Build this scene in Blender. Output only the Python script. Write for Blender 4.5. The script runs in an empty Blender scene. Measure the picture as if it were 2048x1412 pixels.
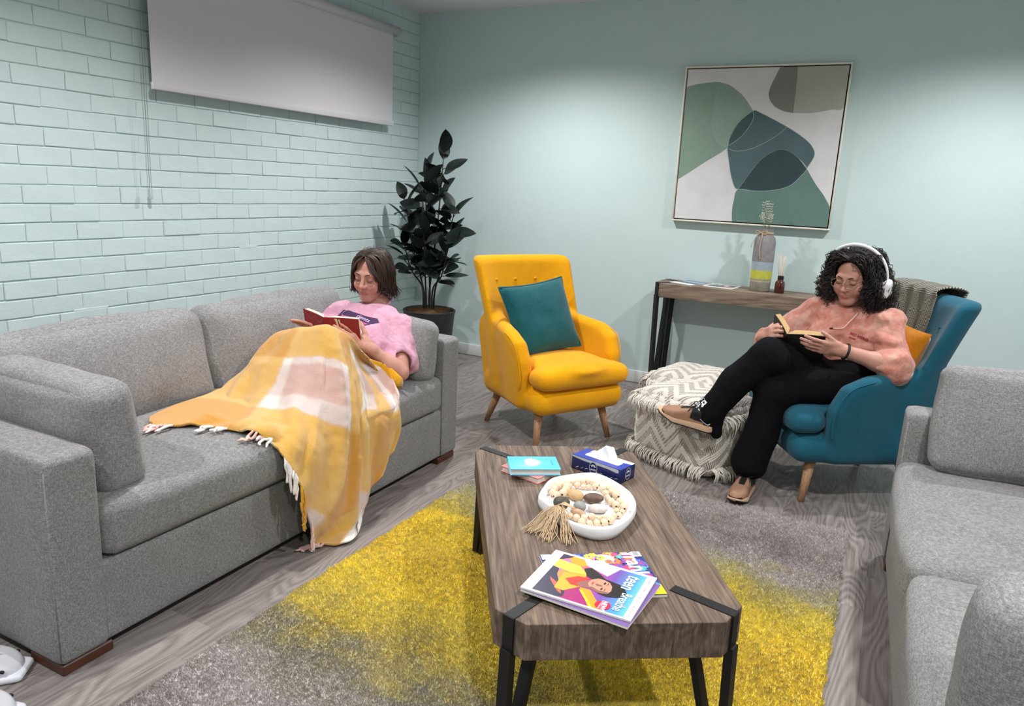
import bpy, bmesh, math, random
import numpy as np
from mathutils import Vector, Matrix
from mathutils.bvhtree import BVHTree
random.seed(7)
RNG = np.random.default_rng(11)
S = bpy.context.scene
COL = S.collection
PI = math.pi

# ------------------------------------------------------------------ camera
cam_d = bpy.data.cameras.new('camera'); cam = bpy.data.objects.new('camera', cam_d); COL.objects.link(cam)
rt = Vector((0.88851121, 0.45639184, 0.04747971)); up = Vector((-0.14288002, 0.17685292, 0.97381125)); fw = Vector((-0.43604258, 0.87202611, -0.22234508))
CAM = Vector((3.497644, -5.119425, 1.377))
mw = Matrix((rt, up, -fw)).transposed().to_4x4(); mw.translation = CAM
cam.matrix_world = mw
cam_d.sensor_fit = 'HORIZONTAL'; cam_d.sensor_width = 36.0; cam_d.lens = 1467.49 / 2048 * 36
cam_d.clip_start = 0.02; cam_d.clip_end = 60
S.camera = cam

# ------------------------------------------------------------------ world and exposure
w = bpy.data.worlds.new('world'); S.world = w; w.use_nodes = True
w.node_tree.nodes['Background'].inputs[0].default_value = (0.75, 0.85, 1, 1)
w.node_tree.nodes['Background'].inputs[1].default_value = 0.05
S.view_settings.view_transform = 'Standard'; S.view_settings.look = 'None'
S.view_settings.exposure = 0.0; S.view_settings.gamma = 1.0
S.view_settings.use_curve_mapping = False

# ------------------------------------------------------------------ room numbers
CEIL = 2.645; XR = 5.2; YF = -6.6
LAMPS = [(1.4, -1.15), (4.0, -1.15), (1.4, -3.2), (4.0, -3.2), (1.4, -5.3), (4.0, -5.3)]
LAMP_W = 150

# ------------------------------------------------------------------ helpers
def link(o, parent=None):
    COL.objects.link(o)
    if parent is not None: o.parent = parent
    return o

def tag(o, label=None, cat=None, group=None, kind=None):
    if label: o['label'] = label
    if cat: o['category'] = cat
    if group: o['group'] = group
    if kind: o['kind'] = kind
    return o

def thing(name, label, cat, loc=(0, 0, 0), rz=0, group=None):
    o = bpy.data.objects.new(name, None); o.empty_display_size = .05
    link(o); o.location = loc; o.rotation_euler = (0, 0, rz)
    return tag(o, label, cat, group)

def me_obj(name, V, F, mat, parent=None, smooth=True, uv=None, col=None, flat_angle=None):
    me = bpy.data.meshes.new(name)
    V = np.asarray(V, dtype=np.float32)
    if isinstance(F, np.ndarray) and F.ndim == 2:
        n = F.shape[1]
        me.vertices.add(len(V)); me.vertices.foreach_set('co', V.ravel())
        me.loops.add(F.size); me.loops.foreach_set('vertex_index', F.ravel().astype(np.int32))
        me.polygons.add(len(F))
        me.polygons.foreach_set('loop_start', np.arange(0, F.size, n, dtype=np.int32))
        me.polygons.foreach_set('loop_total', np.full(len(F), n, dtype=np.int32))
        me.update(calc_edges=True)
    else:
        me.from_pydata([tuple(map(float, v)) for v in V], [], [tuple(map(int, f)) for f in F]); me.update()
    if smooth: me.polygons.foreach_set('use_smooth', [True] * len(me.polygons))
    if uv is not None:
        lay = me.uv_layers.new(name='UVMap')
        li = np.zeros(len(me.loops), dtype=np.int32); me.loops.foreach_get('vertex_index', li)
        lay.data.foreach_set('uv', np.asarray(uv, dtype=np.float32)[li].ravel())
    if col is not None:
        at = me.color_attributes.new('Col', 'FLOAT_COLOR', 'POINT')
        c = np.ones((len(V), 4), dtype=np.float32); c[:, :3] = col
        at.data.foreach_set('color', c.ravel())
    if mat is not None:
        for m in (mat if isinstance(mat, (list, tuple)) else [mat]): me.materials.append(m)
    if flat_angle: 
        try: me.set_sharp_from_angle(angle=flat_angle)
        except Exception: pass
    o = bpy.data.objects.new(name, me)
    return link(o, parent)

def bm_obj(name, bm, mat, parent=None, smooth=False, angle=None):
    me = bpy.data.meshes.new(name); bm.normal_update(); bm.to_mesh(me); bm.free()
    if smooth:
        me.polygons.foreach_set('use_smooth', [True] * len(me.polygons))
        if angle: me.set_sharp_from_angle(angle=angle)
    for m in (mat if isinstance(mat, (list, tuple)) else [mat]): me.materials.append(m)
    return link(bpy.data.objects.new(name, me), parent)

def bbox_bm(c, s, bev=0, seg=2, bm=None, rot=None):
    bm2 = bmesh.new()
    bmesh.ops.create_cube(bm2, size=1)
    bmesh.ops.scale(bm2, vec=Vector(s), verts=bm2.verts)
    if bev: bmesh.ops.bevel(bm2, geom=bm2.edges[:], offset=bev, segments=seg, affect='EDGES', profile=.5)
    if rot is not None: bmesh.ops.transform(bm2, matrix=rot.to_4x4(), verts=bm2.verts)
    bmesh.ops.translate(bm2, vec=Vector(c), verts=bm2.verts)
    if bm is None: return bm2
    tmp = bpy.data.meshes.new('t'); bm2.to_mesh(tmp); bm2.free(); bm.from_mesh(tmp); bpy.data.meshes.remove(tmp)
    return bm

def box(name, c, s, mat, parent=None, bev=0, seg=2, rot=None):
    return bm_obj(name, bbox_bm(c, s, bev, seg, rot=rot), mat, parent, smooth=bev > 0, angle=math.radians(50) if bev > 0 else None)

def prism(pts, z0, z1, bev=0):
    """pts 2d polygon -> bmesh prism"""
    bm = bmesh.new()
    a = [bm.verts.new((x, y, z0)) for x, y in pts]; b = [bm.verts.new((x, y, z1)) for x, y in pts]
    n = len(pts)
    bm.faces.new(a[::-1]); bm.faces.new(b)
    for i in range(n): bm.faces.new((a[i], a[(i + 1) % n], b[(i + 1) % n], b[i]))
    bmesh.ops.recalc_face_normals(bm, faces=bm.faces)
    if bev: bmesh.ops.bevel(bm, geom=bm.edges[:], offset=bev, segments=1, affect='EDGES')
    return bm

def catmull(P, n):
    P = np.asarray(P, float); m = len(P)
    if m < 3: 
        t = np.linspace(0, 1, n)[:, None]; return P[0] * (1 - t) + P[-1] * t
    Q = np.vstack([2 * P[0] - P[1], P, 2 * P[-1] - P[-2]])
    t = np.linspace(0, m - 1, n); i = np.minimum(t.astype(int), m - 2); f = (t - i)[:, None]
    p0, p1, p2, p3 = Q[i], Q[i + 1], Q[i + 2], Q[i + 3]
    return .5 * (2 * p1 + (p2 - p0) * f + (2 * p0 - 5 * p1 + 4 * p2 - p3) * f ** 2 + (3 * p1 - p0 - 3 * p2 + p3) * f ** 3)

def tube(P, r, n=6, close=False, flat=None):
    """tube along polyline, r scalar or array -> V,F (quads)"""
    P = np.asarray(P, float); m = len(P); r = np.broadcast_to(np.asarray(r, float), (m,))
    T = np.gradient(P, axis=0); T /= np.linalg.norm(T, axis=1)[:, None] + 1e-12
    up0 = np.array([0, 0, 1.]) if abs(T[0, 2]) < .9 else np.array([1., 0, 0])
    N = np.zeros_like(P); N[0] = np.cross(T[0], up0); N[0] /= np.linalg.norm(N[0])
    for i in range(1, m):
        v = N[i - 1] - T[i] * (N[i - 1] @ T[i]); l = np.linalg.norm(v); N[i] = v / l if l > 1e-9 else N[i - 1]
    B = np.cross(T, N)
    a = np.linspace(0, 2 * PI, n, endpoint=False)
    fl = 1 if flat is None else flat
    V = P[:, None] + r[:, None, None] * (np.cos(a)[None, :, None] * N[:, None] + fl * np.sin(a)[None, :, None] * B[:, None])
    V = V.reshape(-1, 3)
    i = np.arange(m - 1)[:, None] * n; j = np.arange(n)[None]; j2 = (j + 1) % n
    F = np.stack([i + j, i + j2, i + n + j2, i + n + j], -1).reshape(-1, 4)
    # caps as pinched quads via centre verts
    c0 = len(V); V = np.vstack([V, P[0], P[-1]])
    js = np.arange(n); 
    e0 = np.stack([np.full(n, c0), (js + 1) % n, js, js], -1); e1 = np.stack([np.full(n, c0 + 1), (m - 1) * n + js, (m - 1) * n + (js + 1) % n, (m - 1) * n + (js + 1) % n], -1)
    return V, F, [tuple(x[:3]) for x in e0] + [tuple(x[:3]) for x in e1]

class Acc:
    """collects meshes of triangles/quads as lists"""
    def __init__(s): s.V = []; s.F = []; s.n = 0; s.C = []
    def add(s, V, F, extra=(), col=None):
        V = np.asarray(V, float); s.V.append(V)
        for f in F: s.F.append(tuple(int(x) + s.n for x in f))
        for f in extra: s.F.append(tuple(int(x) + s.n for x in f))
        if col is not None: s.C.append(np.broadcast_to(np.asarray(col, float), V.shape))
        s.n += len(V); return s
    def tube(s, P, r, n=6, flat=None, col=None, caps=True):
        V, F, e = tube(P, r, n, flat=flat); return s.add(V, F, e if caps else (), col)
    def obj(s, name, mat, parent=None, smooth=True):
        return me_obj(name, np.vstack(s.V), s.F, mat, parent, smooth, col=np.vstack(s.C) if s.C else None)

def lathe_vf(prof, n=32):
    prof = np.asarray(prof, float); m = len(prof)
    a = np.linspace(0, 2 * PI, n, endpoint=False)
    V = np.stack([prof[:, None, 0] * np.cos(a), prof[:, None, 0] * np.sin(a), np.broadcast_to(prof[:, None, 1], (m, n))], -1).reshape(-1, 3)
    i = np.arange(m - 1)[:, None] * n; j = np.arange(n)[None]; j2 = (j + 1) % n
    F = np.stack([i + j, i + j2, i + n + j2, i + n + j], -1).reshape(-1, 4)
    return V, F

def lathe(name, prof, mat, parent=None, n=32, loc=(0, 0, 0), sharp=40):
    V, F = lathe_vf(prof, n); V = V + np.array(loc)
    return me_obj(name, V, F, mat, parent, True, flat_angle=math.radians(sharp))

def h3(ix, iy, iz):
    h = (ix.astype(np.int64) * 374761393 + iy.astype(np.int64) * 668265263 + iz.astype(np.int64) * 2147483647) & 0xffffffff
    h = ((h ^ (h >> 13)) * 1274126177) & 0xffffffff
    return ((h ^ (h >> 16)) & 0xffff) / 65535.0
def vnoise(P, s=1.0, seed=0):
    """value noise in [-1,1] on an (n,3) array"""
    Q = np.asarray(P, float) * s + seed * 17.31; I = np.floor(Q).astype(np.int64); f = Q - I; f = f * f * (3 - 2 * f)
    r = 0
    for dx in (0, 1):
        for dy in (0, 1):
            for dz in (0, 1):
                wgt = (f[..., 0] if dx else 1 - f[..., 0]) * (f[..., 1] if dy else 1 - f[..., 1]) * (f[..., 2] if dz else 1 - f[..., 2])
                r = r + wgt * h3(I[..., 0] + dx, I[..., 1] + dy, I[..., 2] + dz)
    return r * 2 - 1
def vnormals(V, F):
    V = np.asarray(V, float); F = np.asarray(F)
    n = np.cross(V[F[:, 2]] - V[F[:, 0]], V[F[:, 3 if F.shape[1] > 3 else 1]] - V[F[:, 1 if F.shape[1] > 3 else 0]])
    if F.shape[1] == 3: n = np.cross(V[F[:, 1]] - V[F[:, 0]], V[F[:, 2]] - V[F[:, 0]])
    N = np.zeros_like(V)
    for k in range(F.shape[1]): np.add.at(N, F[:, k], n)
    return N / (np.linalg.norm(N, axis=1)[:, None] + 1e-12)

def softbox(size, r, n=14, bulge=(0, 0, 0), wr=0, seed=0, warp=None):
    """rounded, bulging box (a stuffed cushion); size full, returns V,F quads"""
    hx, hy, hz = [s / 2 for s in size]; H = np.array([hx, hy, hz]); r = min(r, hx, hy, hz)
    t = np.linspace(-1, 1, n + 1); t = np.sign(t) * (1 - (1 - abs(t)) ** 1.5)
    keys = {}; V = []; F = []
    for ax in range(3):
        for sg in (-1, 1):
            u, v = [(1, 2), (2, 0), (0, 1)][ax]
            idx = np.zeros((n + 1, n + 1), int)
            for i in range(n + 1):
                for j in range(n + 1):
                    p = [0, 0, 0]; p[ax] = sg; p[u] = t[i]; p[v] = t[j]
                    k = tuple(round(x, 5) for x in p)
                    if k not in keys: keys[k] = len(V); V.append(p)
                    idx[i, j] = keys[k]
            for i in range(n):
                for j in range(n):
                    q = (idx[i, j], idx[i + 1, j], idx[i + 1, j + 1], idx[i, j + 1])
                    F.append(q if sg > 0 else q[::-1])
    V = np.array(V, float); F = np.array(F)
    P = V * H; inner = np.clip(P, -(H - r), H - r); d = P - inner; L = np.linalg.norm(d, axis=1)[:, None] + 1e-9
    # radius scaled so faces stay flat
    Q = inner + d / L * r
    b = np.stack([(1 - V[:, 1] ** 2) * (1 - V[:, 2] ** 2) * V[:, 0] * bulge[0], (1 - V[:, 0] ** 2) * (1 - V[:, 2] ** 2) * V[:, 1] * bulge[1], (1 - V[:, 0] ** 2) * (1 - V[:, 1] ** 2) * V[:, 2] * bulge[2]], -1)
    Q = Q + b
    if wr:
        N = vnormals(Q, F); Q = Q + N * (wr * (vnoise(Q, 7, seed) + .5 * vnoise(Q, 16, seed + 3)))[:, None]
    if warp is not None: Q = warp(Q)
    return Q, F

def pillow(wd, ht, th, n=22, seed=0, wr=.006, pinch=.10):
    """scatter cushion standing in the x/z plane, thickness along y, centred; returns V,F and the seam polyline"""
    t = np.linspace(-1, 1, n + 1); U, Vv = np.meshgrid(t, t, indexing='ij')
    def side(sg):
        e = (1 - abs(U) ** 2.6) * (1 - abs(Vv) ** 2.6); T = th / 2 * np.clip(e, 0, 1) ** .42
        x = U * wd / 2 * (1 - pinch * (1 - Vv ** 2)); z = Vv * ht / 2 * (1 - pinch * (1 - U ** 2))
        x = x + 0.0; y = sg * T
        P = np.stack([x, y, z], -1).reshape(-1, 3)
        P[:, 1] += sg * wr * (np.clip(e, 0, 1) ** .5).reshape(-1) * (vnoise(P * np.array([1, 0, 1]) + sg, 9, seed) + .6 * vnoise(P * np.array([1, 0, 1]), 22, seed + 2))
        return P
    A, B = side(-1), side(1); m = (n + 1) ** 2
    idx = np.arange(m).reshape(n + 1, n + 1)
    q = np.stack([idx[:-1, :-1], idx[1:, :-1], idx[1:, 1:], idx[:-1, 1:]], -1).reshape(-1, 4)
    V = np.vstack([A, B]); F = np.vstack([q, q[:, ::-1] + m])
    edge = np.concatenate([idx[:, 0], idx[-1, 1:], idx[-2::-1, -1], idx[0, -2::-1]])
    return V, F, A[edge]

# ---------------------------------------------------------------- signed-distance modelling (continuous soft surfaces)
class SDF:
    def __init__(s, lo, hi, h):
        s.lo = np.array(lo, float); s.h = h; s.n = np.ceil((np.array(hi) - s.lo) / h).astype(int) + 1
        s.F = np.full(s.n, 1.0, np.float32)
    def blk(s, lo, hi):
        a = np.clip(np.floor((np.asarray(lo) - s.lo) / s.h).astype(int), 0, s.n - 1); b = np.clip(np.ceil((np.asarray(hi) - s.lo) / s.h).astype(int) + 1, 1, s.n)
        sl = tuple(slice(a[i], max(b[i], a[i] + 1)) for i in range(3))
        g = [s.lo[i] + s.h * np.arange(sl[i].start, sl[i].stop) for i in range(3)]
        return sl, np.stack(np.meshgrid(*g, indexing='ij'), -1)
    def put(s, lo, hi, fn, k=.01, mode='add'):
        m = k + 3 * s.h
        sl, P = s.blk(np.asarray(lo) - m, np.asarray(hi) + m)
        if P.size == 0: return s
        d = fn(P).astype(np.float32); f = s.F[sl]
        if mode == 'add': hh = np.clip(.5 + .5 * (f - d) / k, 0, 1); s.F[sl] = f * (1 - hh) + d * hh - k * hh * (1 - hh)
        elif mode == 'sub': hh = np.clip(.5 - .5 * (f + d) / k, 0, 1); s.F[sl] = f * (1 - hh) - d * hh + k * hh * (1 - hh)
        elif mode == 'bump': s.F[sl] = f + d
        return s
    def cap(s, a, b, r1, r2=None, k=.01, mode='add'):
        a = np.asarray(a, float); b = np.asarray(b, float); r2 = r1 if r2 is None else r2; R = max(r1, r2)
        ab = b - a; L2 = ab @ ab + 1e-12
        def fn(P):
            t = np.clip(((P - a) @ ab) / L2, 0, 1); return np.linalg.norm(P - a - t[..., None] * ab, axis=-1) - (r1 + (r2 - r1) * t)
        return s.put(np.minimum(a, b) - R, np.maximum(a, b) + R, fn, k, mode)
    def chain(s, P, R, k=.01):
        for i in range(len(P) - 1): s.cap(P[i], P[i + 1], R[i], R[i + 1], k)
        return s
    def ell(s, c, r, M=None, k=.01, mode='add'):
        c = np.asarray(c, float); r = np.asarray(r, float); R = r.max()
        def fn(P):
            q = P - c
            if M is not None: q = q @ M      # columns of M = local axes
            k0 = np.linalg.norm(q / r, axis=-1); k1 = np.linalg.norm(q / r ** 2, axis=-1) + 1e-9
            return k0 * (k0 - 1) / k1
        return s.put(c - R, c + R, fn, k, mode)
    def box(s, c, h, rr, M=None, k=.01, mode='add'):
        c = np.asarray(c, float); h = np.asarray(h, float); R = np.linalg.norm(h)
        ex = h if M is None else np.abs(M) @ h
        def fn(P):
            q = P - c
            if M is not None: q = q @ M
            q = np.abs(q) - (h - rr); return np.linalg.norm(np.maximum(q, 0), axis=-1) + np.minimum(q.max(-1), 0) - rr
        return s.put(c - ex, c + ex, fn, k, mode)
    def mesh(s):
        F = s.F; sg = F < 0
        c = np.zeros(tuple(s.n - 1), np.int8)
        for dx in (0, 1):
            for dy in (0, 1):
                for dz in (0, 1): c += sg[dx:s.n[0] - 1 + dx, dy:s.n[1] - 1 + dy, dz:s.n[2] - 1 + dz]
        act = np.argwhere((c > 0) & (c < 8)); n = len(act)
        idm = np.full(tuple(s.n - 1), -1, np.int32); idm[act[:, 0], act[:, 1], act[:, 2]] = np.arange(n)
        off = np.array([(x, y, z) for x in (0, 1) for y in (0, 1) for z in (0, 1)])
        val = np.stack([F[act[:, 0] + o[0], act[:, 1] + o[1], act[:, 2] + o[2]] for o in off], 1).astype(float)
        acc = np.zeros((n, 3)); cnt = np.zeros(n)
        for i in range(8):
            for j in range(i + 1, 8):
                if np.abs(off[i] - off[j]).sum() == 1:
                    m = (val[:, i] < 0) != (val[:, j] < 0); t = val[m, i] / (val[m, i] - val[m, j])
                    acc[m] += off[i] + t[:, None] * (off[j] - off[i]); cnt[m] += 1
        V = s.lo + s.h * (act + acc / cnt[:, None])
        Q = []
        for ax in range(3):
            u, v = (ax + 1) % 3, (ax + 2) % 3
            a = [slice(None)] * 3; b = [slice(None)] * 3; a[ax] = slice(0, -1); b[ax] = slice(1, None)
            ch = np.argwhere(sg[tuple(a)] != sg[tuple(b)])
            ok = (ch[:, u] > 0) & (ch[:, v] > 0) & (ch[:, u] < s.n[u] - 1) & (ch[:, v] < s.n[v] - 1); ch = ch[ok]
            eu = np.eye(3, dtype=int)[u]; ev = np.eye(3, dtype=int)[v]
            cs = [ch - eu - ev, ch - ev, ch, ch - eu]
            q = np.stack([idm[k[:, 0], k[:, 1], k[:, 2]] for k in cs], 1)
            ins = sg[ch[:, 0], ch[:, 1], ch[:, 2]]
            q[~ins] = q[~ins][:, ::-1]; Q.append(q)
        return V, np.vstack(Q)

def relax(V, F, it=2, lam=.5):
    V = V.copy()
    for _ in range(it):
        A = np.zeros_like(V); c = np.zeros(len(V))
        for k in range(4):
            a, b = F[:, k], F[:, (k + 1) % 4]
            np.add.at(A, a, V[b]); np.add.at(c, a, 1); np.add.at(A, b, V[a]); np.add.at(c, b, 1)
        V += lam * (A / np.maximum(c, 1)[:, None] - V)
    return V

# ---------------------------------------------------------------- text
def text_vf(body, size=.02, align='CENTER', shear=0, sx=1.0, bold=0):
    cu = bpy.data.curves.new('txt', 'FONT'); cu.body = body; cu.size = size; cu.align_x = align; cu.align_y = 'CENTER'; cu.shear = shear
    cu.resolution_u = 3; cu.offset = bold
    o = bpy.data.objects.new('txt', cu); me = o.to_mesh()
    V = np.array([v.co[:] for v in me.vertices], float).reshape(-1, 3); F = [tuple(p.vertices) for p in me.polygons]
    o.to_mesh_clear(); bpy.data.objects.remove(o); bpy.data.curves.remove(cu)
    V[:, 0] *= sx
    return V, F

# ---------------------------------------------------------------- materials
class NT:
    def __init__(s, name):
        s.m = bpy.data.materials.new(name); s.m.use_nodes = True; s.t = s.m.node_tree; s.b = s.t.nodes['Principled BSDF']
    def n(s, typ, **kw):
        nd = s.t.nodes.new(typ)
        for k, v in kw.items():
            if k in nd.inputs and not hasattr(nd, k): nd.inputs[k].default_value = v
            elif hasattr(nd, k): setattr(nd, k, v)
            else: nd.inputs[k].default_value = v
        return nd
    def l(s, a, b): s.t.links.new(a, b)
    def coord(s, kind='Object', scale=(1, 1, 1), rot=(0, 0, 0), loc=None):
        tc = s.n('ShaderNodeTexCoord'); mp = s.n('ShaderNodeMapping'); s.l(tc.outputs[kind], mp.inputs['Vector'])
        mp.inputs['Scale'].default_value = scale; mp.inputs['Rotation'].default_value = rot
        if loc is not None: mp.inputs['Location'].default_value = loc
        return mp.outputs[0]
    def noise(s, vec, scale=5, detail=3, rough=.5, dist=0):
        nd = s.n('ShaderNodeTexNoise'); nd.inputs['Scale'].default_value = scale; nd.inputs['Detail'].default_value = detail
        nd.inputs['Roughness'].default_value = rough; nd.inputs['Distortion'].default_value = dist
        if vec is not None: s.l(vec, nd.inputs['Vector'])
        return nd.outputs['Fac']
    def wave(s, vec, scale=5, dist=0, detail=2, dscale=1, dirn='X', typ='BANDS', prof='SIN'):
        nd = s.n('ShaderNodeTexWave'); nd.wave_type = typ; nd.wave_profile = prof
        if typ == 'BANDS': nd.bands_direction = dirn
        nd.inputs['Scale'].default_value = scale; nd.inputs['Distortion'].default_value = dist; nd.inputs['Detail'].default_value = detail; nd.inputs['Detail Scale'].default_value = dscale
        if vec is not None: s.l(vec, nd.inputs['Vector'])
        return nd.outputs['Fac']
    def ramp(s, fac, stops, interp='LINEAR'):
        nd = s.n('ShaderNodeValToRGB'); nd.color_ramp.interpolation = interp; el = nd.color_ramp.elements
        while len(el) < len(stops): el.new(0.5)
        for e, (p, c) in zip(el, stops): e.position = p; e.color = (*c, 1) if len(c) == 3 else c
        s.l(fac, nd.inputs[0]); return nd.outputs[0]
    def mix(s, fac, a, b, typ='MIX'):
        nd = s.n('ShaderNodeMix'); nd.data_type = 'RGBA'; nd.blend_type = typ
        for sock, v in ((nd.inputs[0], fac), (nd.inputs[6], a), (nd.inputs[7], b)):
            if hasattr(v, 'is_linked') or hasattr(v, 'links'): s.l(v, sock)
            else: sock.default_value = v if not isinstance(v, tuple) else (*v, 1)[:4]
        return nd.outputs[2]
    def math(s, op, a, b=0.0, c=None):
        nd = s.n('ShaderNodeMath'); nd.operation = op
        for sock, v in zip(nd.inputs, (a, b) if c is None else (a, b, c)):
            if hasattr(v, 'links'): s.l(v, sock)
            else: sock.default_value = v
        return nd.outputs[0]
    def bump(s, hgt, strength=.3, dist=.01):
        nd = s.n('ShaderNodeBump'); nd.inputs['Strength'].default_value = strength; nd.inputs['Distance'].default_value = dist
        s.l(hgt, nd.inputs['Height']); s.l(nd.outputs[0], s.b.inputs['Normal']); return nd
    def col(s, c):
        if hasattr(c, 'links'): s.l(c, s.b.inputs['Base Color'])
        else: s.b.inputs['Base Color'].default_value = (*c, 1)
    def fin(s, rough=.6, spec=.5, metal=0, sheen=0, sss=0, coat=0, trans=0, ior=None):
        b = s.b
        if hasattr(rough, 'links'): s.l(rough, b.inputs['Roughness'])
        else: b.inputs['Roughness'].default_value = rough
        b.inputs['Specular IOR Level'].default_value = spec; b.inputs['Metallic'].default_value = metal
        if sheen: b.inputs['Sheen Weight'].default_value = sheen; b.inputs['Sheen Roughness'].default_value = .5
        if sss: b.inputs['Subsurface Weight'].default_value = sss; b.inputs['Subsurface Radius'].default_value = (.012, .004, .002); b.inputs['Subsurface Scale'].default_value = 1
        if coat: b.inputs['Coat Weight'].default_value = coat
        if trans: b.inputs['Transmission Weight'].default_value = trans
        if ior: b.inputs['IOR'].default_value = ior
        return s.m

def lin(r, g, b):
    f = lambda c: ((c / 255 + .055) / 1.055) ** 2.4 if c > 10 else c / 255 / 12.92
    return (f(r), f(g), f(b))

def simple(name, c, rough=.5, c2=None, vs=30, bump=0, bs=200, bd=.002, **kw):
    t = NT(name)
    if c2: t.col(t.ramp(t.noise(t.coord(), vs, 4, .6), [(.3, c), (.7, c2)]))
    else: t.col(c)
    if bump: t.bump(t.noise(t.coord(), bs, 3, .6), bump, bd)
    return t.fin(rough, **kw)

def fabric(name, c1, c2, c3, scale=190, bump=.5, sheen=.08):
    """two-tone woven upholstery"""
    t = NT(name); v = t.coord()
    a = t.noise(t.coord(scale=(1, 1, .22)), scale * 3.6, 2, .6); b = t.noise(t.coord(scale=(.22, .22, 1)), scale * 3.6, 2, .6)
    h = t.math('ADD', t.math('MULTIPLY', a, .5), t.math('MULTIPLY', b, .5)); n = t.noise(v, scale * 4.5, 2, .6); n2 = t.noise(t.coord(scale=(1, 1, 1)), 7, 3, .6)
    f = t.math('ADD', t.math('MULTIPLY', h, .65), t.math('MULTIPLY', n, .35))
    c = t.ramp(f, [(.36, c1), (.5, c2), (.64, c3)])
    c = t.mix(.30, c, t.ramp(n2, [(.3, tuple(x * .8 for x in c2)), (.7, tuple(min(1, x * 1.25) for x in c2))]))
    t.col(c); t.bump(f, bump, .003); return t.fin(.9, .25, sheen=sheen)

def felt(name, c1, c2, scale=160, bump=.25, sheen=.12):
    t = NT(name); n = t.noise(t.coord(), scale, 4, .75); n2 = t.noise(t.coord(), 6, 3, .6)
    t.col(t.ramp(t.math('ADD', t.math('MULTIPLY', n, .6), t.math('MULTIPLY', n2, .4)), [(.3, c1), (.7, c2)]))
    t.bump(t.noise(t.coord(), scale * 2.2, 3, .7), bump, .002); return t.fin(.92, .2, sheen=sheen)

def wood(name, cols, along='Y', fine=60, bump=.25, rough=.55, rnd=False, cath=.0, big=1.0, fz=40, ring=15.0, cr=.48):
    t = NT(name)
    st = {'X': (1.2, 40, 40), 'Y': (40, 1.2, fz), 'Z': (40, 40, 1.2)}[along]
    tc = t.n('ShaderNodeTexCoord'); mp = t.n('ShaderNodeMapping'); t.l(tc.outputs['Object'], mp.inputs[0]); mp.inputs['Scale'].default_value = st
    mp2 = t.n('ShaderNodeMapping'); t.l(tc.outputs['Object'], mp2.inputs[0]); mp2.inputs['Scale'].default_value = {'X': (.35, 2.2, 2.2), 'Y': (2.2, .35, 2.2), 'Z': (2.2, 2.2, .35)}[along]
    v1, v2 = mp.outputs[0], mp2.outputs[0]
    if rnd:
        oi = t.n('ShaderNodeObjectInfo'); cx = t.n('ShaderNodeCombineXYZ')
        for k, mul in enumerate((37.0, 91.0, 53.0)): t.l(t.math('MULTIPLY', oi.outputs['Random'], mul), cx.inputs[k])
        va = t.n('ShaderNodeVectorMath'); t.l(v1, va.inputs[0]); t.l(cx.outputs[0], va.inputs[1]); v1 = va.outputs[0]
        vb = t.n('ShaderNodeVectorMath'); t.l(v2, vb.inputs[0]); t.l(cx.outputs[0], vb.inputs[1]); v2 = vb.outputs[0]
    g = t.noise(v1, 3.6, 7, .72, .15); big_n = t.noise(v2, 2.2 * big, 2, .5, .4)
    rings = t.math('FRACT', t.math('MULTIPLY', big_n, ring)); rings = t.math('ABSOLUTE', t.math('SUBTRACT', rings, .5))   # cathedral figure
    f = t.math('ADD', t.math('MULTIPLY', g, 1 - cath), t.math('MULTIPLY', rings, 2 * cath))
    f = t.math('ADD', t.math('MULTIPLY', f, .8), t.math('MULTIPLY', t.noise(v2, 1.0, 2, .5), .2))
    c = t.ramp(f, [(cr - .16, cols[0]), (cr, cols[1]), (cr + .18, cols[2])])
    if rnd:
        c = t.mix(t.math('MULTIPLY', oi.outputs['Random'], .35), c, cols[0])
    t.col(c); t.bump(f, bump, .002); return t.fin(rough, .35)

M = {}
M['wall'] = simple('mint_wall_paint', lin(192, 209, 208), .75, lin(196, 212, 211), 3, .35, 90, .002)
M['brickpaint'] = simple('mint_brick_paint', lin(193, 209, 209), .6, lin(199, 214, 213), 5, .5, 60, .003)
M['ceil'] = simple('ceiling_paint', lin(222, 222, 224), .9, bump=.1, bs=120)
M['skirt'] = simple('skirting_paint', lin(220, 222, 222), .4)
M['plank'] = wood('vinyl_plank', [lin(96, 88, 85), lin(130, 121, 117), lin(154, 145, 141)], 'Y', rnd=True, cath=.26, rough=.45, bump=.08, ring=24.0)
M['table'] = wood('rustic_table_wood', [lin(48, 37, 30), lin(94, 77, 65), lin(134, 115, 98)], 'Y', bump=.6, cath=.10, rough=.6, big=1.6, fz=5, ring=9)
M['console'] = wood('console_wood', [lin(74, 62, 52), lin(120, 103, 88), lin(152, 134, 115)], 'X', bump=.4, cath=.2, rough=.6)
M['blk'] = simple('black_steel', lin(30, 29, 29), .5, metal=.4, bump=.05)
M['legwood'] = wood('leg_wood', [lin(122, 88, 62), lin(168, 126, 92), lin(190, 150, 112)], 'Z', bump=.1, rough=.45)
M['redwood'] = simple('sofa_foot_wood', lin(82, 44, 26), .4, lin(64, 33, 20), 12)
M['sofa'] = fabric('sofa_weave', lin(70, 69, 69), lin(124, 122, 121), lin(174, 171, 170), 110)
M['sofa2'] = fabric('cushion_weave', lin(76, 74, 75), lin(130, 128, 128), lin(180, 177, 177), 100)
M['seam'] = simple('sofa_seam', lin(96, 95, 95), .9)
M['yel'] = felt('yellow_felt', lin(206, 136, 0), lin(236, 168, 0))
M['blu'] = felt('blue_felt', lin(20, 76, 95), lin(32, 98, 117))
M['teal'] = felt('teal_velvet', lin(8, 66, 73), lin(18, 92, 98), 90, .15, .25)
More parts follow.
